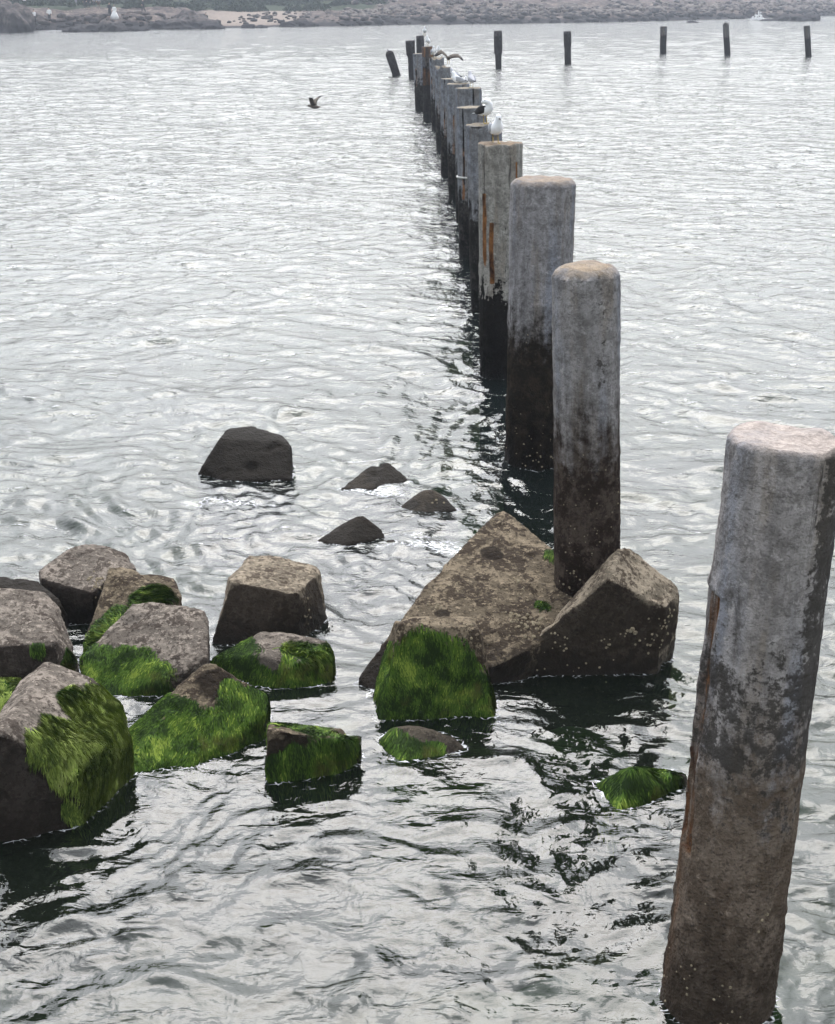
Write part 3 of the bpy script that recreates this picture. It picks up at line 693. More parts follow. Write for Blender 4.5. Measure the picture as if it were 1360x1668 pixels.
p12, t12 = pile('rust-brown dark pile with an orange stained head', 699, 197, 697, 76, 19, 19, MPD, .08, chamfer=.01, seed=12, feats=lambda a, z, Lh, p, sd: (.012 if z > Lh-.33 else 0, .5 if z > Lh-.33 else (.45 if Lh-1.3 < z < Lh-.7 else 0), 0, 0))
p13, t13 = pile('light grey cracked pile, left of the rust-brown one', 686, 180, 682, 87, 19, 20, MP6, .08, chamfer=.01, seed=13, feats=f_crack(R(-130)))
p14, t14 = pile('dark pile with a wider head at the far end of the row', 671, 128, 668, 66, 10, 11, MPD, .1, chamfer=.02, seed=14, feats=lambda a, z, Lh, p, sd: (.07 if z > Lh-.75 else 0, 0, 0, .3))
p15, t15 = pile('last pile of the row, mostly hidden, with a pale left face', 686, 118, 684, 58, 13, 13, MPD, .1, chamfer=.02, seed=15)
pL, tL = pile('lone tilted dark pile left of the row, a tiny bird on its head', 646, 123, 633, 83, 13, 14, MPD, .1, chamfer=.15, seed=16, group=None)
FG = 'stump piles standing apart on the right'
def wide_head(a, z, Lh, p, sd): return (.06 if z > Lh-1.35 else 0, 0, 0, 0)
pile('leftmost of the five distant piles, thicker in its upper half', 812, 111, 811, 50, 10, 10.5, MPD, .12, FG, wide_head, .02, seed=17)
pile('second from left of the five distant piles, black with a stubby collar', 925, 104, 924, 51, 11, 11, MPD, .12, FG, lambda a, z, Lh, p, sd: (.03 if z > Lh-.9 else 0, 0, 0, 0), .02, seed=18)
pile('middle one of the five distant piles, the shortest, grey above', 1080, 87, 1081, 43, 10.5, 11, MPF, .14, FG, None, .02, seed=19)
pile('fourth from left of the five distant piles, grey on its left edge', 1185, 90, 1182, 39, 10, 10, MPF, .14, FG, None, .02, seed=20, jag=.2)
pile('rightmost of the five distant piles, leaning a little', 1317, 92, 1314, 42, 10, 10.5, MPF, .14, FG, None, .02, seed=21)

# hoop round the sixth pile
bm = bmesh.new(); rr = .5*48*depth(p6.location+Vector((0, 0, 1.45)))/F+.012
pts = [(rr*math.cos(a), rr*math.sin(a), 0) for a in [2*math.pi*i/32 for i in range(33)]]
tube(bm, pts, [.02]*33, 6)
hoop = link('hoop', done(bm, 'hoop'), plain('pale_metal', (.45, .45, .43), .5, .5), p6); hoop.location = (0, 0, P(745, 287, 420).z)

# ------------------------------------------------------------------ birds
MW = plain('white_feathers', (.90, .91, .93), .8, .2, .06); MGY = plain('grey_feathers', (.36, .37, .40), .8, .2, .12)
MBK = plain('black_feathers', (.018, .018, .02), .7, .2, .3); MBR = plain('brown_feathers', (.10, .085, .07), .8, .2, .4, 30)
MYL = plain('yellow_leg_skin', (.42, .30, .06), .6, .3, .15); MBE = plain('dark_beak', (.05, .035, .03), .5, .4, .2)
GULLS = 'gulls perched on the piles'
def bird_part(name, pts, rad, mat, parent, seg=10, flat=1.0):
    bm = bmesh.new(); tube(bm, pts, rad, seg, flat); return link(name, done(bm, name), mat, parent)
def gull(label, pos, head, s=1.0, body=MW, wing=MGY, tipm=MBK, pose='stand', legs=True, turn=0.0, name='gull'):
    o = bpy.data.objects.new(name, None); COL.objects.link(o); o.location = pos; o.rotation_euler = (0, 0, head); o.scale = (s, s, s)
    tag(o, label, 'gull' if name == 'gull' else 'bird', GULLS)
    dz = 0 if legs else -.085
    if pose == 'stand':
        sp = [(0, -.15, .13), (0, -.11, .135), (0, -.05, .145), (0, .01, .165), (0, .05, .195), (0, .07, .235), (0, .082, .265), (0, .092, .290), (0, .10, .312), (0, .108, .328)]
        rd = [.012, (.04, .03), (.062, .055), (.074, .072), (.068, .070), (.048, .052), (.036, .040), (.036, .039), (.030, .030), .008]
        hd = Vector((0, .098, .298))
    elif pose == 'preen':
        sp = [(0, -.15, .13), (0, -.11, .135), (0, -.05, .145), (0, .01, .17), (0, .045, .205), (.01, .06, .245), (.03, .06, .275), (.055, .045, .285), (.075, .02, .275), (.085, 0, .262)]
        rd = [.012, (.04, .03), (.062, .055), (.075, .075), (.068, .072), (.050, .052), (.040, .040), (.038, .038), (.028, .028), .008]
        hd = Vector((.06, .035, .28))
    elif pose == 'tall':
        sp = [(0, -.12, .10), (0, -.09, .12), (0, -.04, .16), (0, 0, .20), (0, .02, .25), (0, .02, .29), (0, .03, .33), (0, .04, .355), (0, .055, .372)]
        rd = [.01, (.035, .03), (.055, .05), (.06, .06), (.052, .055), (.036, .036), (.032, .034), (.026, .026), .008]
        hd = Vector((0, .045, .35))
    sp = [(x, y, z+dz) for x, y, z in sp]; hd = hd + Vector((0, 0, dz))
    bd = bird_part('body', sp, rd, body, o, 14)
    d = Vector((sp[-1][0]-sp[-3][0], sp[-1][1]-sp[-3][1], sp[-1][2]-sp[-3][2])).normalized()
    fwd = Vector((d.x, abs(d.y)+.8 if pose != 'preen' else d.y, -.25)).normalized()
    e = Vector(sp[-3])+fwd*.022
    bird_part('beak', [e, e+fwd*.028, e+fwd*.045+Vector((0, 0, -.006))], [.010, .007, .002], MBE, bd, 6)
    for sx in (-1, 1):
        c = Vector(sp[-3])+Vector((sx*.030, .012, .008)); bird_part('eye', [c-Vector((sx*.004, 0, 0)), c+Vector((sx*.002, 0, 0)), c+Vector((sx*.004, 0, 0))], [.006, .006, .002], MBK, bd, 6)
        wp = [(sx*.045, .055, .205+dz), (sx*.066, .01, .185+dz), (sx*.062, -.05, .165+dz), (sx*.045, -.11, .145+dz), (sx*.022, -.155, .135+dz)]
        if pose == 'tall': wp = [(x, y*.8, z+.03) for x, y, z in wp]
        wg = bird_part('wing', wp, [(.008, .02), (.016, .052), (.016, .050), (.012, .034), (.008, .018)], wing, o, 10)
        bird_part('wing_tip', [(sx*.030, -.135, .142+dz), (sx*.014, -.175, .132+dz), (sx*.004, -.215, .128+dz)], [(.009, .020), (.007, .014), (.002, .004)], tipm, wg, 8)
        if legs:
            bm = bmesh.new(); x = sx*.030
            tube(bm, [(x, -.005, .11), (x, -.01, .075), (x, .0, .045), (x, .0, .006)], [.012, .0055, .0048, .0048], 6)
            for q in (-.5, 0, .5): tube(bm, [(x, 0, .007), (x+.028*math.sin(q), .028*math.cos(q), .006), (x+.045*math.sin(q), .045*math.cos(q), .003)], [.005, .004, .002], 5)
            link('leg', done(bm, 'leg'), MYL, o)
    bird_part('tail', [(0, -.12, .13+dz), (0, -.16, .125+dz), (0, -.20, .12+dz)], [(.03, .012), (.034, .007), (.036, .003)], body, o, 8)
    return o
def on(pile_o, px, dy=0.0, dz=0.0, tz=None):
    d = ray(px, 300); t = (pile_o.location.y+dy)/d.y
    return Vector((d.x*t, pile_o.location.y+dy, tz+dz))
gull('white gull facing the camera on the rust-streaked pile', on(p4, 806, -.02, -.005, t4.z), R(195), 1.0)
gull('white gull preening its black wing on the grey pile behind the rust-streaked one', on(p5, 789, .05, 0, t5.z), R(228), 1.08, pose='preen', wing=MBK, tipm=MBK)
gull('grey-backed gull standing with its back turned on the split pile', on(p7, 766, .06, 0, t7.z), R(20), .95, body=plain('ashy_feathers', (.5, .5, .54), .8, .2, .1))
gull('white gull resting low on its pile, facing left', on(p8, 744, .0, 0, t8.z), R(85), 1.05, legs=False)
gull('small white gull crouched beside the standing grey-backed one', on(p8, 757, .14, 0, t8.z), R(175), .62, legs=False)
gull('pale grey gull with a dark tail on the pile behind the resting white gull', on(p9, 739, .1, 0, t9.z), R(60), 1.0, body=plain('dove_feathers', (.42, .43, .47), .8, .2, .1), legs=False)
gull('upright white gull just left of the wing-spreading bird', on(p11, 705, .0, 0, t11.z), R(200), 1.05, pose='tall')
gull('white gull with only its round head clear, behind the upright one', on(p11, 713, .2, 0, t11.z+.1), R(180), .9)
gull('white gull hunched on the rust-stained pile head', on(p12, 696, .0, 0, t12.z), R(150), 1.0, pose='tall', wing=MW, tipm=MW)
gull('tall white gull at the far end of the row, hindmost', on(p15, 700, -30, 0, 0) if False else Vector((on(p13, 700, 6, 0, 0).x, p13.location.y+6, P(700, 62, 160).z-.0)), R(170), 1.1, pose='tall', wing=MW, tipm=MW) if False else None
gull('tall white gull stretching its neck on the farthest pile', on(p15, 691, 0, 0, t15.z), R(170), 1.35, pose='tall', wing=MW, tipm=MW)
gull('tiny grey bird on the head of the lone tilted pile', on(pL, 634, 0, -.08, tL.z), R(120), .62, body=MGY, name='bird')

def wing_mesh(secs, name):
    """secs: (centre, chord vector, thickness) from shoulder to tip"""
    bm = bmesh.new(); rings = []
    for c, ch, th in secs:
        c = Vector(c); ch = Vector(ch); u = Vector((0, 0, th))
        rings.append([bm.verts.new(c+ch*.5), bm.verts.new(c+ch*.2+u), bm.verts.new(c-ch*.2+u*.7), bm.verts.new(c-ch*.5), bm.verts.new(c-ch*.2-u*.5), bm.verts.new(c+ch*.2-u*.6)])
    for A, B in zip(rings, rings[1:]):
        for k in range(6): bm.faces.new((A[k], A[(k+1) % 6], B[(k+1) % 6], B[k]))
    bm.faces.new(rings[0]); bm.faces.new(rings[-1]); return done(bm, name)
def flyer(label, pos, head, s, body, wingm, up, tipc, legs=False, group=None, tilt=0.0):
    o = bpy.data.objects.new('gull', None); COL.objects.link(o); o.location = pos; o.rotation_euler = (0, 0, head); o.scale = (s, s, s)
    tag(o, label, 'gull', group)
    bird_part('body', [(0, -.17, .0), (0, -.11, .0), (0, -.04, -.005), (0, .04, 0), (0, .10, .012), (0, .14, .022), (0, .18, .024), (0, .205, .02)], [.006, (.028, .02), (.046, .042), (.05, .05), (.038, .038), .032, .03, .010], body, o, 12)
    bird_part('tail', [(0, -.14, 0), (0, -.19, 0), (0, -.24, -.002)], [(.025, .008), (.038, .005), (.046, .002)], body, o, 8)
    bird_part('beak', [(0, .20, .018), (0, .235, .012), (0, .25, .004)], [.009, .006, .002], MBE, o, 6)
    for sx, (a1, a2) in zip((-1, 1), up):
        e1 = Vector((sx*.03, .03, .03)); e2 = e1+Vector((sx*.20*math.cos(a1), .03, .20*math.sin(a1))); e3 = e2+Vector((sx*.20*math.cos(a2), -.06, .20*math.sin(a2)))
        m1 = e1.lerp(e2, .5)+Vector((0, .01, .008))
        wg = link('wing', wing_mesh([(e1, (0, .13, tilt), .012), (m1, (0, .13, tilt), .011), (e2, (0, .12, tilt), .009), (e2.lerp(e3, .5), (sx*.01, .10, tilt), .006)], 'wing'), wingm, o)
        link('wing_tip', wing_mesh([(e2.lerp(e3, .49), (sx*.01, .10, tilt), .006), (e2.lerp(e3, .8)+Vector((0, -.01, 0)), (sx*.01, .07, tilt*.8), .005), (e3+Vector((0, -.04, 0)), (sx*.005, .012, 0), .002)], 'wing_tip'), tipc, wg)
    if legs:
        for sx in (-1, 1): bird_part('leg', [(sx*.02, -.01, -.03), (sx*.022, 0, -.09), (sx*.022, .01, -.14)], [.01, .006, .005], MYL, o, 6)
    return o
g = P(513, 174, 205)
flyer('dark gull flying low over open water left of the piles, wings raised', g, R(68), 1.35, MBR, MBR, ((R(68), R(8)), (R(42), R(28))), MBK)
flyer('brown mottled gull spreading both wings above the ragged pile', on(p10, 729, 0, .26, t10.z), R(190), 1.15, MBR, MBR, ((R(8), R(-35)), (R(38), R(-30))), MBK, legs=True, group=GULLS, tilt=-.09)

build_water()

# ------------------------------------------------------------------ far shore
def wy(px, py): g = G(px, py); return g
SH = [(-420, 58), (-100, 54), (0, 53), (45, 50), (110, 49), (190, 48), (330, 47), (360, 46), (450, 44), (560, 43), (680, 40), (800, 39), (1000, 36), (1200, 31), (1300, 27.5), (1360, 26), (1500, 24), (1800, 22)]
SHX = [G(a, b).x for a, b in SH]; SHY = [G(a, b).y for a, b in SH]
def shore_y(x): return float(np.interp(x, SHX, SHY))
def pxof(x, y): return CX + F*x/(y*CP+H*SP)
def land_h(x, s):
    """height of the land s metres behind the waterline"""
    y = shore_y(x)+s; px = pxof(x, y)
    base = np.interp(s, [-8, 0, 3, 14, 34, 55, 90, 150, 260], [-2.2, -.25, .45, 1.0, 1.75, 3.2, 5.0, 6.5, 7.5])
    left = sm(px, 340, 250)*1.0 if px < 340 else 0
    base += (1-sm(px, 240, 350))*np.interp(s, [-8, 0, 4, 14, 30, 60], [0, .1, .9, .95, .6, 0])
    beach = sm(px, 330, 380)*(1-sm(px, 470, 560)); r = 1-beach*.85
    base += (1-beach)*np.interp(s, [-8, 0, 3, 20, 60], [0, 0, .3, .35, .2])*sm(px, 500, 700)
    n = noise.noise((x*.12, y*.12, 1))*1.0 + noise.noise((x*.35, y*.35, 2))*.55 + noise.noise((x*.9, y*.9, 3))*.3
    rk = abs(noise.noise((x*.25+4, y*.5, 7)))*1.1
    return base + (n*.75+rk*.6-.25)*r*np.interp(s, [-8, 0, 3, 60, 100], [.1, .25, .8, 1, 1])
xs = np.concatenate([np.linspace(-330, -90, 50), np.linspace(-88, 130, 420), np.linspace(132, 380, 50)])
ss = np.concatenate([np.linspace(-8, 44, 105), np.linspace(45, 120, 50), np.linspace(124, 260, 14)])
V = []
for x in xs:
    ysh = shore_y(x)
    for s in ss: V.append((x, ysh+s, land_h(x, s)))
n_, m_ = len(xs), len(ss); idx = np.arange(n_*m_).reshape(n_, m_)
Q = np.stack([idx[:-1, :-1], idx[1:, :-1], idx[1:, 1:], idx[:-1, 1:]], -1).reshape(-1, 4)
me = fast_mesh('shore', np.array(V), Q)
ga, bc = [], []
for x, y, z in V:
    px = pxof(x, y); s = y-shore_y(x)
    gv = sm(s, 29, 38)*(1-sm(px, 560, 660)) + sm(s, 60, 80)*sm(px, 560, 660)*.5
    ga.append(gv + .5*noise.noise((x*.12, y*.12, 3))*(.15 < gv))
    bc.append(sm(px, 300, 360)*(1-sm(px, 440, 540))*sm(s, 1, 3)*(1-gv))
fattr(me, 'green', ga); fattr(me, 'beach', bc)
m = M('shore_rock', .95, .04)
nn = m.noise(.5, 7, .7); n2 = m.noise(2.2, 6, .75)
c = m.mix(m.mr(nn, .38, .62), (.055, .047, .047), (.15, .122, .11)); c = m.mix(m.mr(n2, .5, .66, 0, .8), c, (.035, .032, .034))
c = m.mix(m.mr(m.noise(.9, 4), .56, .66, 0, .7), c, (.27, .215, .18))
zw = m.ma('ADD', m.z(), m.ma('MULTIPLY', m.ma('SUBTRACT', nn, .5), 1.6)); c = m.mix(m.mr(zw, .45, 1.0, .85, 0), c, (.028, .028, .032))
c = m.mix(m.mr(m.attr('beach'), .3, .7), c, m.mix(m.mr(n2, .3, .7), (.20, .165, .145), (.26, .22, .19)))
c = m.mix(m.mr(m.attr('green'), .35, .6), c, m.mix(m.mr(n2, .35, .65), (.026, .038, .026), (.05, .062, .04)))
tag(link('shore', me, m.out(c, m.bump(m.noise(1.6, 7, .75), .4, .8))), kind='structure')

# one irregular stone shape used everywhere on the far shore
def stone_me(seed, sub=2):
    bm = bmesh.new(); bmesh.ops.create_icosphere(bm, subdivisions=sub, radius=1)
    for v in bm.verts:
        p = v.co.copy(); a = p*1.1+Vector((seed*9.1, 0, 0))
        q = Vector([max(-.72, min(.72, c)) for c in p]).normalized()*max(abs(c) for c in p)*0+p
        v.co = q*(1+.35*noise.noise(a)+.16*noise.noise(a*2.7)); v.co.z *= .72
    me = done(bm, 'stone'); return me
protos = [stone_me(i, 1) for i in range(6)]
PV = []
for p in protos:
    v = np.array([tuple(q.co) for q in p.vertices]); f = np.array([tuple(q.vertices) for q in p.polygons]); PV.append((v, f))
def scatter(n, fx, fs, fr, name, mat):
    VV, FF = [], []; off = 0
    for _ in range(n):
        x, s = fx(), fs(); y = shore_y(x)+s; r = fr(); v, f = PV[random.randrange(6)]
        z = land_h(x, s)+r*.25; a = random.uniform(0, 6.28); ca, sa = math.cos(a), math.sin(a)
        w_ = v*np.array([r*random.uniform(.8, 1.5), r*random.uniform(.7, 1.2), r*random.uniform(.6, 1.0)])
        w_ = np.stack([w_[:, 0]*ca-w_[:, 1]*sa, w_[:, 0]*sa+w_[:, 1]*ca, w_[:, 2]], -1)+np.array([x, y, z])
        VV.append(w_); FF.append(f+off); off += len(v)
    me = fast_mesh(name, np.concatenate(VV), np.concatenate(FF)); return link(name, me, mat, smooth=False)
def rockmat(name, a, b, wetz=.6):
    m = M(name, .95, .04); f = m.noise(.7, 3); c = m.mix(m.mr(f, .4, .6), a, b)
    c = m.mix(m.mr(m.noise(3, 5, .7), .5, .65, 0, .6), c, tuple(x*.5 for x in a))
    c = m.mix(m.mr(m.z(), wetz-.3, wetz+.3, .8, 0), c, (.026, .026, .03)); return m.out(c, m.bump(m.noise(3, 5), .15))
MB = rockmat('boulder_rock', (.038, .036, .04), (.21, .185, .17), 1.2)
def fx_right():
    return random.uniform(G(560, 38).x, G(1500, 28).x)
tag(scatter(1700, fx_right, lambda: abs(random.gauss(16, 14)), lambda: random.uniform(.25, .75)*(1.6 if random.random() < .08 else 1), 'boulders', MB), 'tumbled grey boulders along the far shore', 'boulders', None, 'stuff')
tag(scatter(130, lambda: random.uniform(G(380, 43).x, G(620, 42).x), lambda: random.uniform(.5, 28), lambda: random.uniform(.15, .5), 'boulders', MB), 'smaller stones strewn on the beach of the far shore', 'boulders', None, 'stuff')
MDR = rockmat('shoreline_rock', (.05, .045, .048), (.11, .095, .09), .9)
tag(scatter(200, lambda: random.uniform(G(40, 50).x, G(345, 47).x), lambda: random.uniform(-.5, 7), lambda: random.uniform(.2, .65), 'boulders', MDR), 'dark jagged rocks along the left of the far shore', 'boulders', None, 'stuff')

def rock(label, pts, hgt, name='rock', mat=MDR, group=None, seed=1):
    """pts: (px, waterline py, half width m, half depth m, height m) lumps merged into one rock"""
    bm = bmesh.new(); o0 = G(pts[0][0], pts[0][1])
    for i, (px, py, a, b, h) in enumerate(pts):
        g = G(px, py)-o0; r = bmesh.ops.create_icosphere(bm, subdivisions=4, radius=1)
        for v in r['verts']:
            p = v.co.copy(); q = p*1.4+Vector((seed*5.5+i*3.3, 0, 0))
            k = 1+.35*noise.noise(q)+.2*noise.noise(q*2.5)+.10*noise.noise(q*6)
            v.co = Vector((p.x*a*k, p.y*b*k, p.z*h*k*1.05))+Vector((g.x, g.y+b*.8, -.12*h))
    me = remesh(done(bm, name), max(.12, hgt*.045), 1); ob = link(name, me, mat, smooth=False); ob.location = o0
    return tag(ob, label, 'rock', group)
rock('massive dark rock outcrop at the far left of the opposite shore', [(-30, 52, 4.5, 4.5, 3.6), (6, 53, 2.9, 4, 3.4), (26, 51, 1.3, 3, 3.0), (-90, 52, 6, 5, 3.9)], 3.4, seed=2)
rock('low dark rock washed by foam below the couple in white', [(120, 52.5, 1.6, 1.5, .7), (135, 52, 1.6, 1.5, .95), (150, 51, 1, 1.2, .5)], 1.2, seed=3, group='rocks at the far waterline')
rock('larger dark rock just right of the foam-washed one', [(165, 51.5, 1.2, 1.8, 1.2), (180, 51.5, 1.5, 1.8, 1.15), (192, 51.5, 1, 1.2, .6)], 1.2, seed=4, group='rocks at the far waterline')
rock('flat dark rock with foam behind it, left of the beach', [(218, 51, 1.3, 1, .5), (228, 50, 1, 1, .5)], .8, seed=5, group='rocks at the far waterline')
rock('long tapering dark ledge that ends at the beach', [(275, 48, 2.5, 3, 1.2), (300, 47, 2.8, 3, 2.1), (325, 47, 2.2, 2.5, 1.5), (343, 47.5, 1.6, 1.6, .9)], 2, seed=6, group='rocks at the far waterline')
rock('small block-shaped rock at the beach waterline', [(404, 46, 1.0, .8, .55)], .8, seed=7, group='rocks at the far waterline')
rock('second small rock at the beach waterline, right of the block-shaped one', [(425, 45.5, .8, .7, .4)], .8, seed=8, group='rocks at the far waterline')
rock('dark rounded boulder at the waterline right of the beach', [(487, 43.5, 2.4, 1.6, 1.1), (470, 44, 1.3, 1.2, .7)], 1.2, seed=9, group='rocks at the far waterline')
rock('square-shouldered dark boulder at the waterline behind the row of piles', [(635, 40.5, 1.4, 1.4, .8)], 1, seed=10, group='rocks at the far waterline')
rock('jagged dark reef off the right of the far shore', [(1260, 34, 2.2, 1.2, .35), (1283, 34, 2.2, 1.8, .95), (1305, 34.5, 1.9, 1.8, 1.15), (1322, 34, 1.6, 1.5, 1.1), (1330, 33, .8, 1.2, .9)], 1, seed=11)
rock('small dark rock alone in the water left of the reef', [(1128, 37, .9, .7, .3), (1133, 37, .7, .5, .22)], .5, seed=12)

# splash against the reef
bm = bmesh.new(); g = G(1234, 33)
for i in range(190):
    a = random.gauss(0, .7); hh = abs(random.gauss(0, .55))*math.exp(-abs(a)); r = random.uniform(.03, .11)
    q = bmesh.ops.create_icosphere(bm, subdivisions=1, radius=r, matrix=Matrix.Translation((a, random.gauss(0, .3), hh*1.4)))
me = done(bm, 'splash'); o = link('splash', me, plain('white_spray', (.85, .86, .87), .9, .1, .03)); o.location = g
tag(o, 'white spray thrown up at the left end of the reef', 'splash', None, 'stuff')

# scrub on the far slope: a cloud of small leaf faces
VV = []; random.seed(5)
cl = []
for _ in range(900):
    px = random.uniform(-100, 640); x = G(px, 40).x*1.15; s = random.uniform(38 if px < 270 else 30, 78) if px < 540 else random.uniform(42, 80)
    cl.append((x, shore_y(x)+s, land_h(x, s), random.uniform(.5, 1.4)))
cs = np.array(cl); per = 75
c0 = np.repeat(cs, per, axis=0); nL = len(c0)
dv = rng.normal(size=(nL, 3)); dv /= np.linalg.norm(dv, axis=1)[:, None]; dv *= (rng.random(nL)**.4)[:, None]*c0[:, 3:4]; dv[:, 2] = np.abs(dv[:, 2])*.8
ctr = c0[:, :3]+dv
u_ = rng.normal(size=(nL, 3)); u_ /= np.linalg.norm(u_, axis=1)[:, None]; w_ = np.cross(u_, rng.normal(size=(nL, 3))); w_ /= np.linalg.norm(w_, axis=1)[:, None]
sz = (.12+.16*rng.random(nL))[:, None]
VL = np.stack([ctr-u_*sz, ctr+w_*sz*.6, ctr+u_*sz, ctr-w_*sz*.6], 1).reshape(-1, 3)
me = fast_mesh('scrub', VL, np.arange(len(VL)).reshape(-1, 4))
ms = M('scrub_leaves', .9, .05); f = ms.noise(.35, 4)
tag(link('scrub', me, ms.out(ms.mix(ms.mr(f, .35, .65), (.018, .034, .026), (.042, .058, .036))), smooth=False), 'dark green scrub covering the slope behind the far beach', 'scrub', None, 'stuff')

# ------------------------------------------------------------------ people on the far rocks
MSK = plain('skin', (.45, .30, .22), .7, .3, .1); MHR = plain('dark_hair', (.02, .016, .014), .6, .3, .2)
MCW = plain('white_cloth', (.8, .8, .8), .9, .1, .05); MCD = plain('dark_cloth', (.022, .026, .035), .9, .1, .2); MCT = plain('dark_trousers', (.03, .03, .036), .9, .1, .2)
MCB = plain('brown_cloth', (.10, .06, .05), .9, .1, .2); MCG = plain('grey_cloth', (.25, .26, .28), .9, .1, .1)
def ground(px, py):
    d = ray(px, py); o = Vector((0, 0, H)); t = 150.0
    while t < 330:
        p = o+d*t
        if p.y > shore_y(p.x)-1 and land_h(p.x, p.y-shore_y(p.x)) > p.z: return Vector((p.x, p.y, land_h(p.x, p.y-shore_y(p.x))))
        t += .25
    p = o+d*215; return Vector((p.x, p.y, land_h(p.x, p.y-shore_y(p.x))))
def person(label, px, py, top, legs, pose='stand', head=R(180), s=1.0, dress=False, back=0):
    o = bpy.data.objects.new('person', None); COL.objects.link(o); o.location = ground(px, py)+Vector((0, 0, -.03)); o.rotation_euler = (0, 0, head); o.scale = (s,)*3
    tag(o, label, 'person')
    if pose == 'stand': kn = [(.09, .02, .48), (-.09, .0, .48)]; ft = [(.10, 0, .04), (-.10, -.02, .04)]; dz = 0; ty = 0
    elif pose == 'walk': kn = [(.09, .14, .50), (-.09, -.05, .48)]; ft = [(.09, .22, .04), (-.09, -.28, .06)]; dz = 0; ty = .03
    elif pose == 'sit': kn = [(.12, .40, .48), (-.12, .38, .46)]; ft = [(.12, .38, .04), (-.12, .42, .04)]; dz = -.45; ty = 0
    hz = .92+dz
    arms = {'stand': [((.26, .02, 1.15), (.22, .16, .98)), ((-.27, 0, 1.15), (-.27, .08, .9))], 'walk': [((.27, -.1, 1.16), (.27, .02, .95)), ((-.27, .12, 1.16), (-.25, .3, 1.02))], 'sit': [((.26, .1, 1.15), (.2, .3, 1.0)), ((-.26, .1, 1.15), (-.2, .3, 1.0))]}[pose]
    bm = bmesh.new()
    tube(bm, [(0, 0, hz-.05), (0, 0, hz+.1), (0, ty, 1.25+dz), (0, ty, 1.42+dz), (0, ty, 1.48+dz), (0, ty+.01, 1.53+dz)], [(.15, .10), (.14, .10), (.17, .11), (.17, .10), (.07, .06), (.055, .055)], 12)
    tube(bm, [(0, ty+.01, 1.46+dz), (0, ty+.02, 1.54+dz), (0, ty+.03, 1.62+dz), (0, ty+.03, 1.70+dz), (0, ty+.02, 1.75+dz)], [.05, .065, .08, .08, .04], 12)
    for i in (0, 1):
        sx = (.09, -.09)[i]
        tube(bm, [(sx, 0, hz), kn[i], ft[i]], [.085, .058, .04], 10); f = Vector(ft[i]); tube(bm, [f+Vector((0, -.05, -.01)), f+Vector((0, .06, -.01)), f+Vector((0, .16, -.02))], [.04, .04, .03], 8)
        sh = Vector((sx*2, ty, 1.40+dz)); e = Vector(arms[i][0])+Vector((0, 0, dz)); h = Vector(arms[i][1])+Vector((0, 0, dz))
        tube(bm, [sh, e, h], [.05, .038, .028], 8); dd = (h-e).normalized(); tube(bm, [h, h+dd*.07, h+dd*.15], [.03, .038, .02], 6)
    bd = link('body', remesh(done(bm, 'body'), .026, 1), MSK, o)
    bm = bmesh.new(); tube(bm, [(0, ty+.0, 1.58+dz-(.12 if dress else 0)), (0, ty-.01, 1.68+dz), (0, ty+.01, 1.75+dz), (0, ty+.02, 1.785+dz)], [.07, .10, .09, .03], 12); link('hair', done(bm, 'hair'), MHR, o)
    bm = bmesh.new()
    tube(bm, [(0, 0, hz-.08), (0, 0, hz+.1), (0, ty, 1.25+dz), (0, ty, 1.42+dz), (0, ty, 1.475+dz)], [(.18, .13), (.165, .125), (.195, .135), (.19, .125), (.085, .075)], 12)
    for i in (0, 1):
        sh = Vector(((.18, -.18)[i], ty, 1.40+dz)); e = Vector(arms[i][0])+Vector((0, 0, dz)); h = Vector(arms[i][1])+Vector((0, 0, dz)); tube(bm, [sh, e, e.lerp(h, .8)], [.068, .052, .042], 8)
    link('dress_bodice' if dress else 'shirt', remesh(done(bm, 'shirt'), .03, 1), top, o)
    bm = bmesh.new()
    if dress: tube(bm, [(0, 0, 1.08), (0, 0, .95), (.05, -.06, .5), (.12, -.14, .05)], [(.16, .13), (.22, .2), (.42, .40), (.62, .58)], 20); link('skirt', done(bm, 'skirt'), legs, o)
    else:
        tube(bm, [(0, 0, hz-.10), (0, 0, hz), (0, 0, hz+.08)], [(.16, .12), (.175, .13), (.165, .125)], 12)
        for i in (0, 1): tube(bm, [((.09, -.09)[i], 0, hz), kn[i], Vector(ft[i])+Vector((0, 0, .04))], [.10, .075, .06], 10)
        link('trousers', remesh(done(bm, 'trousers'), .03, 1), legs, o)
    return o
person('bride in a wide white gown standing on the rocks', 187, 31.5, MCW, MCW, dress=True, head=R(160))
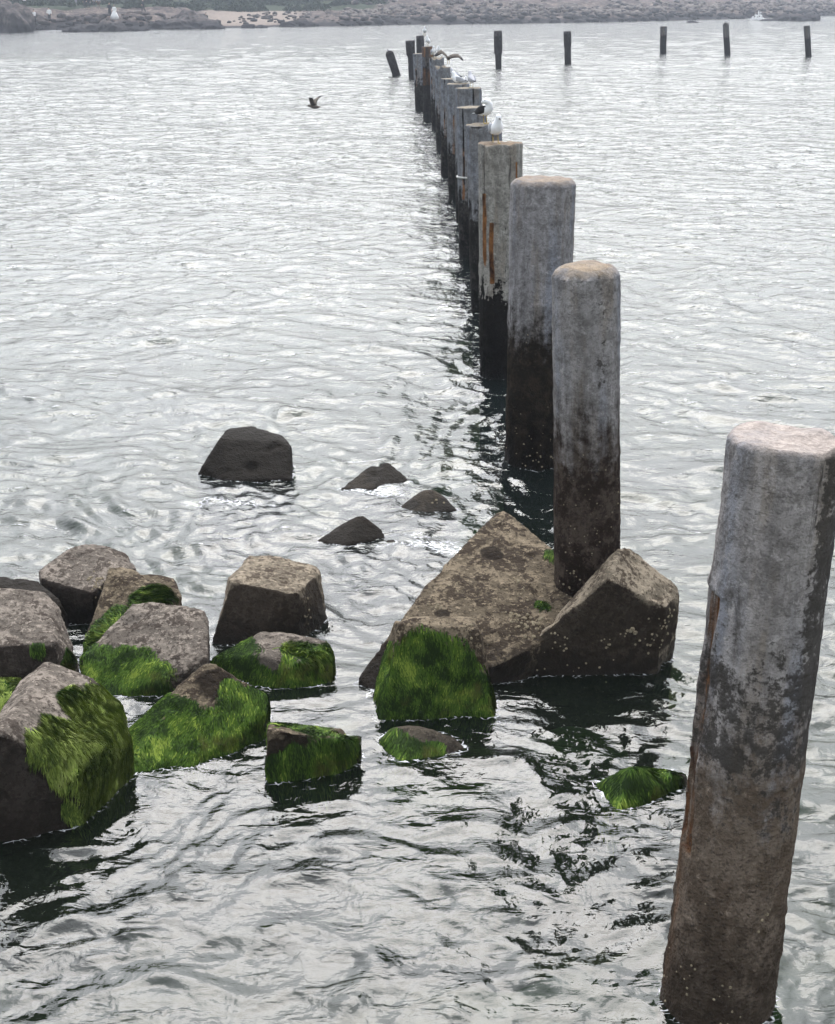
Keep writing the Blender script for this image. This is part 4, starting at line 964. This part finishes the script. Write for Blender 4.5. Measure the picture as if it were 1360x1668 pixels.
person('groom in a black suit close behind the bride in the wide gown', 179, 28, MCD, MCD, head=R(200))
person('white-shirted person walking on the low rocks right beside the massive outcrop', 57, 40, MCW, MCT, pose='walk', head=R(150))
person('white-topped person on the low rocks, between the walking white shirt and the bride', 81, 36, MCW, MCT, head=R(190))
person('person walking in dark clothes on the grass edge, right of the bride', 234, 20, MCD, MCT, pose='walk', head=R(120))
person('seated figure in dark clothes on the ledge beside the beach', 336, 37, MCD, MCT, pose='sit', head=R(180), s=.95)
person('person in a dark jacket on the crest, leftmost of the pair above the rocks', 139, 14, MCD, MCT, pose='walk', head=R(180))
person('person in a dark coat on the crest, second of the pair above the rocks', 145, 14.5, MCD, MCD, head=R(170))
person('person in dark trousers on the crest, left of the brown-trousered one', 154, 13.5, MCG, MCT, head=R(200))
person('person in brown trousers at the right of the crest group', 161, 13.5, MCG, MCB, head=R(180))
person('grey-trousered person on the crest, between the lone dark one and the pair', 124, 9, MCD, MCG, head=R(190))
person('lone person in dark clothes on the crest, leftmost along the green slope', 102, 7.5, MCD, MCT, head=R(150))
person('bride in a white gown on top of the massive left outcrop', 22, 4, MCW, MCW, dress=True, head=R(200))
person('person with a white bag shape of clothing beside the left outcrop', 40, 7, MCW, MCT, pose='sit', head=R(200), s=.9)

# ------------------------------------------------------------------ haze
bm = bmesh.new(); bmesh.ops.create_cube(bm, size=1)
for v in bm.verts: v.co = Vector((v.co.x*900, v.co.y*700+240, v.co.z*34+10))
hz = link('haze', done(bm, 'haze'), None, smooth=False)
m = bpy.data.materials.new('haze'); m.use_nodes = True; t = m.node_tree; t.nodes.clear()
oo = t.nodes.new('ShaderNodeOutputMaterial'); pv = t.nodes.new('ShaderNodeVolumePrincipled'); pv.inputs['Color'].default_value = (.80, .86, .97, 1); pv.inputs['Density'].default_value = .0006
t.links.new(pv.outputs[0], oo.inputs['Volume']); hz.data.materials.append(m); tag(hz, kind='stuff')
hz['label'] = 'thin pale sea haze over the water'; hz['category'] = 'haze'
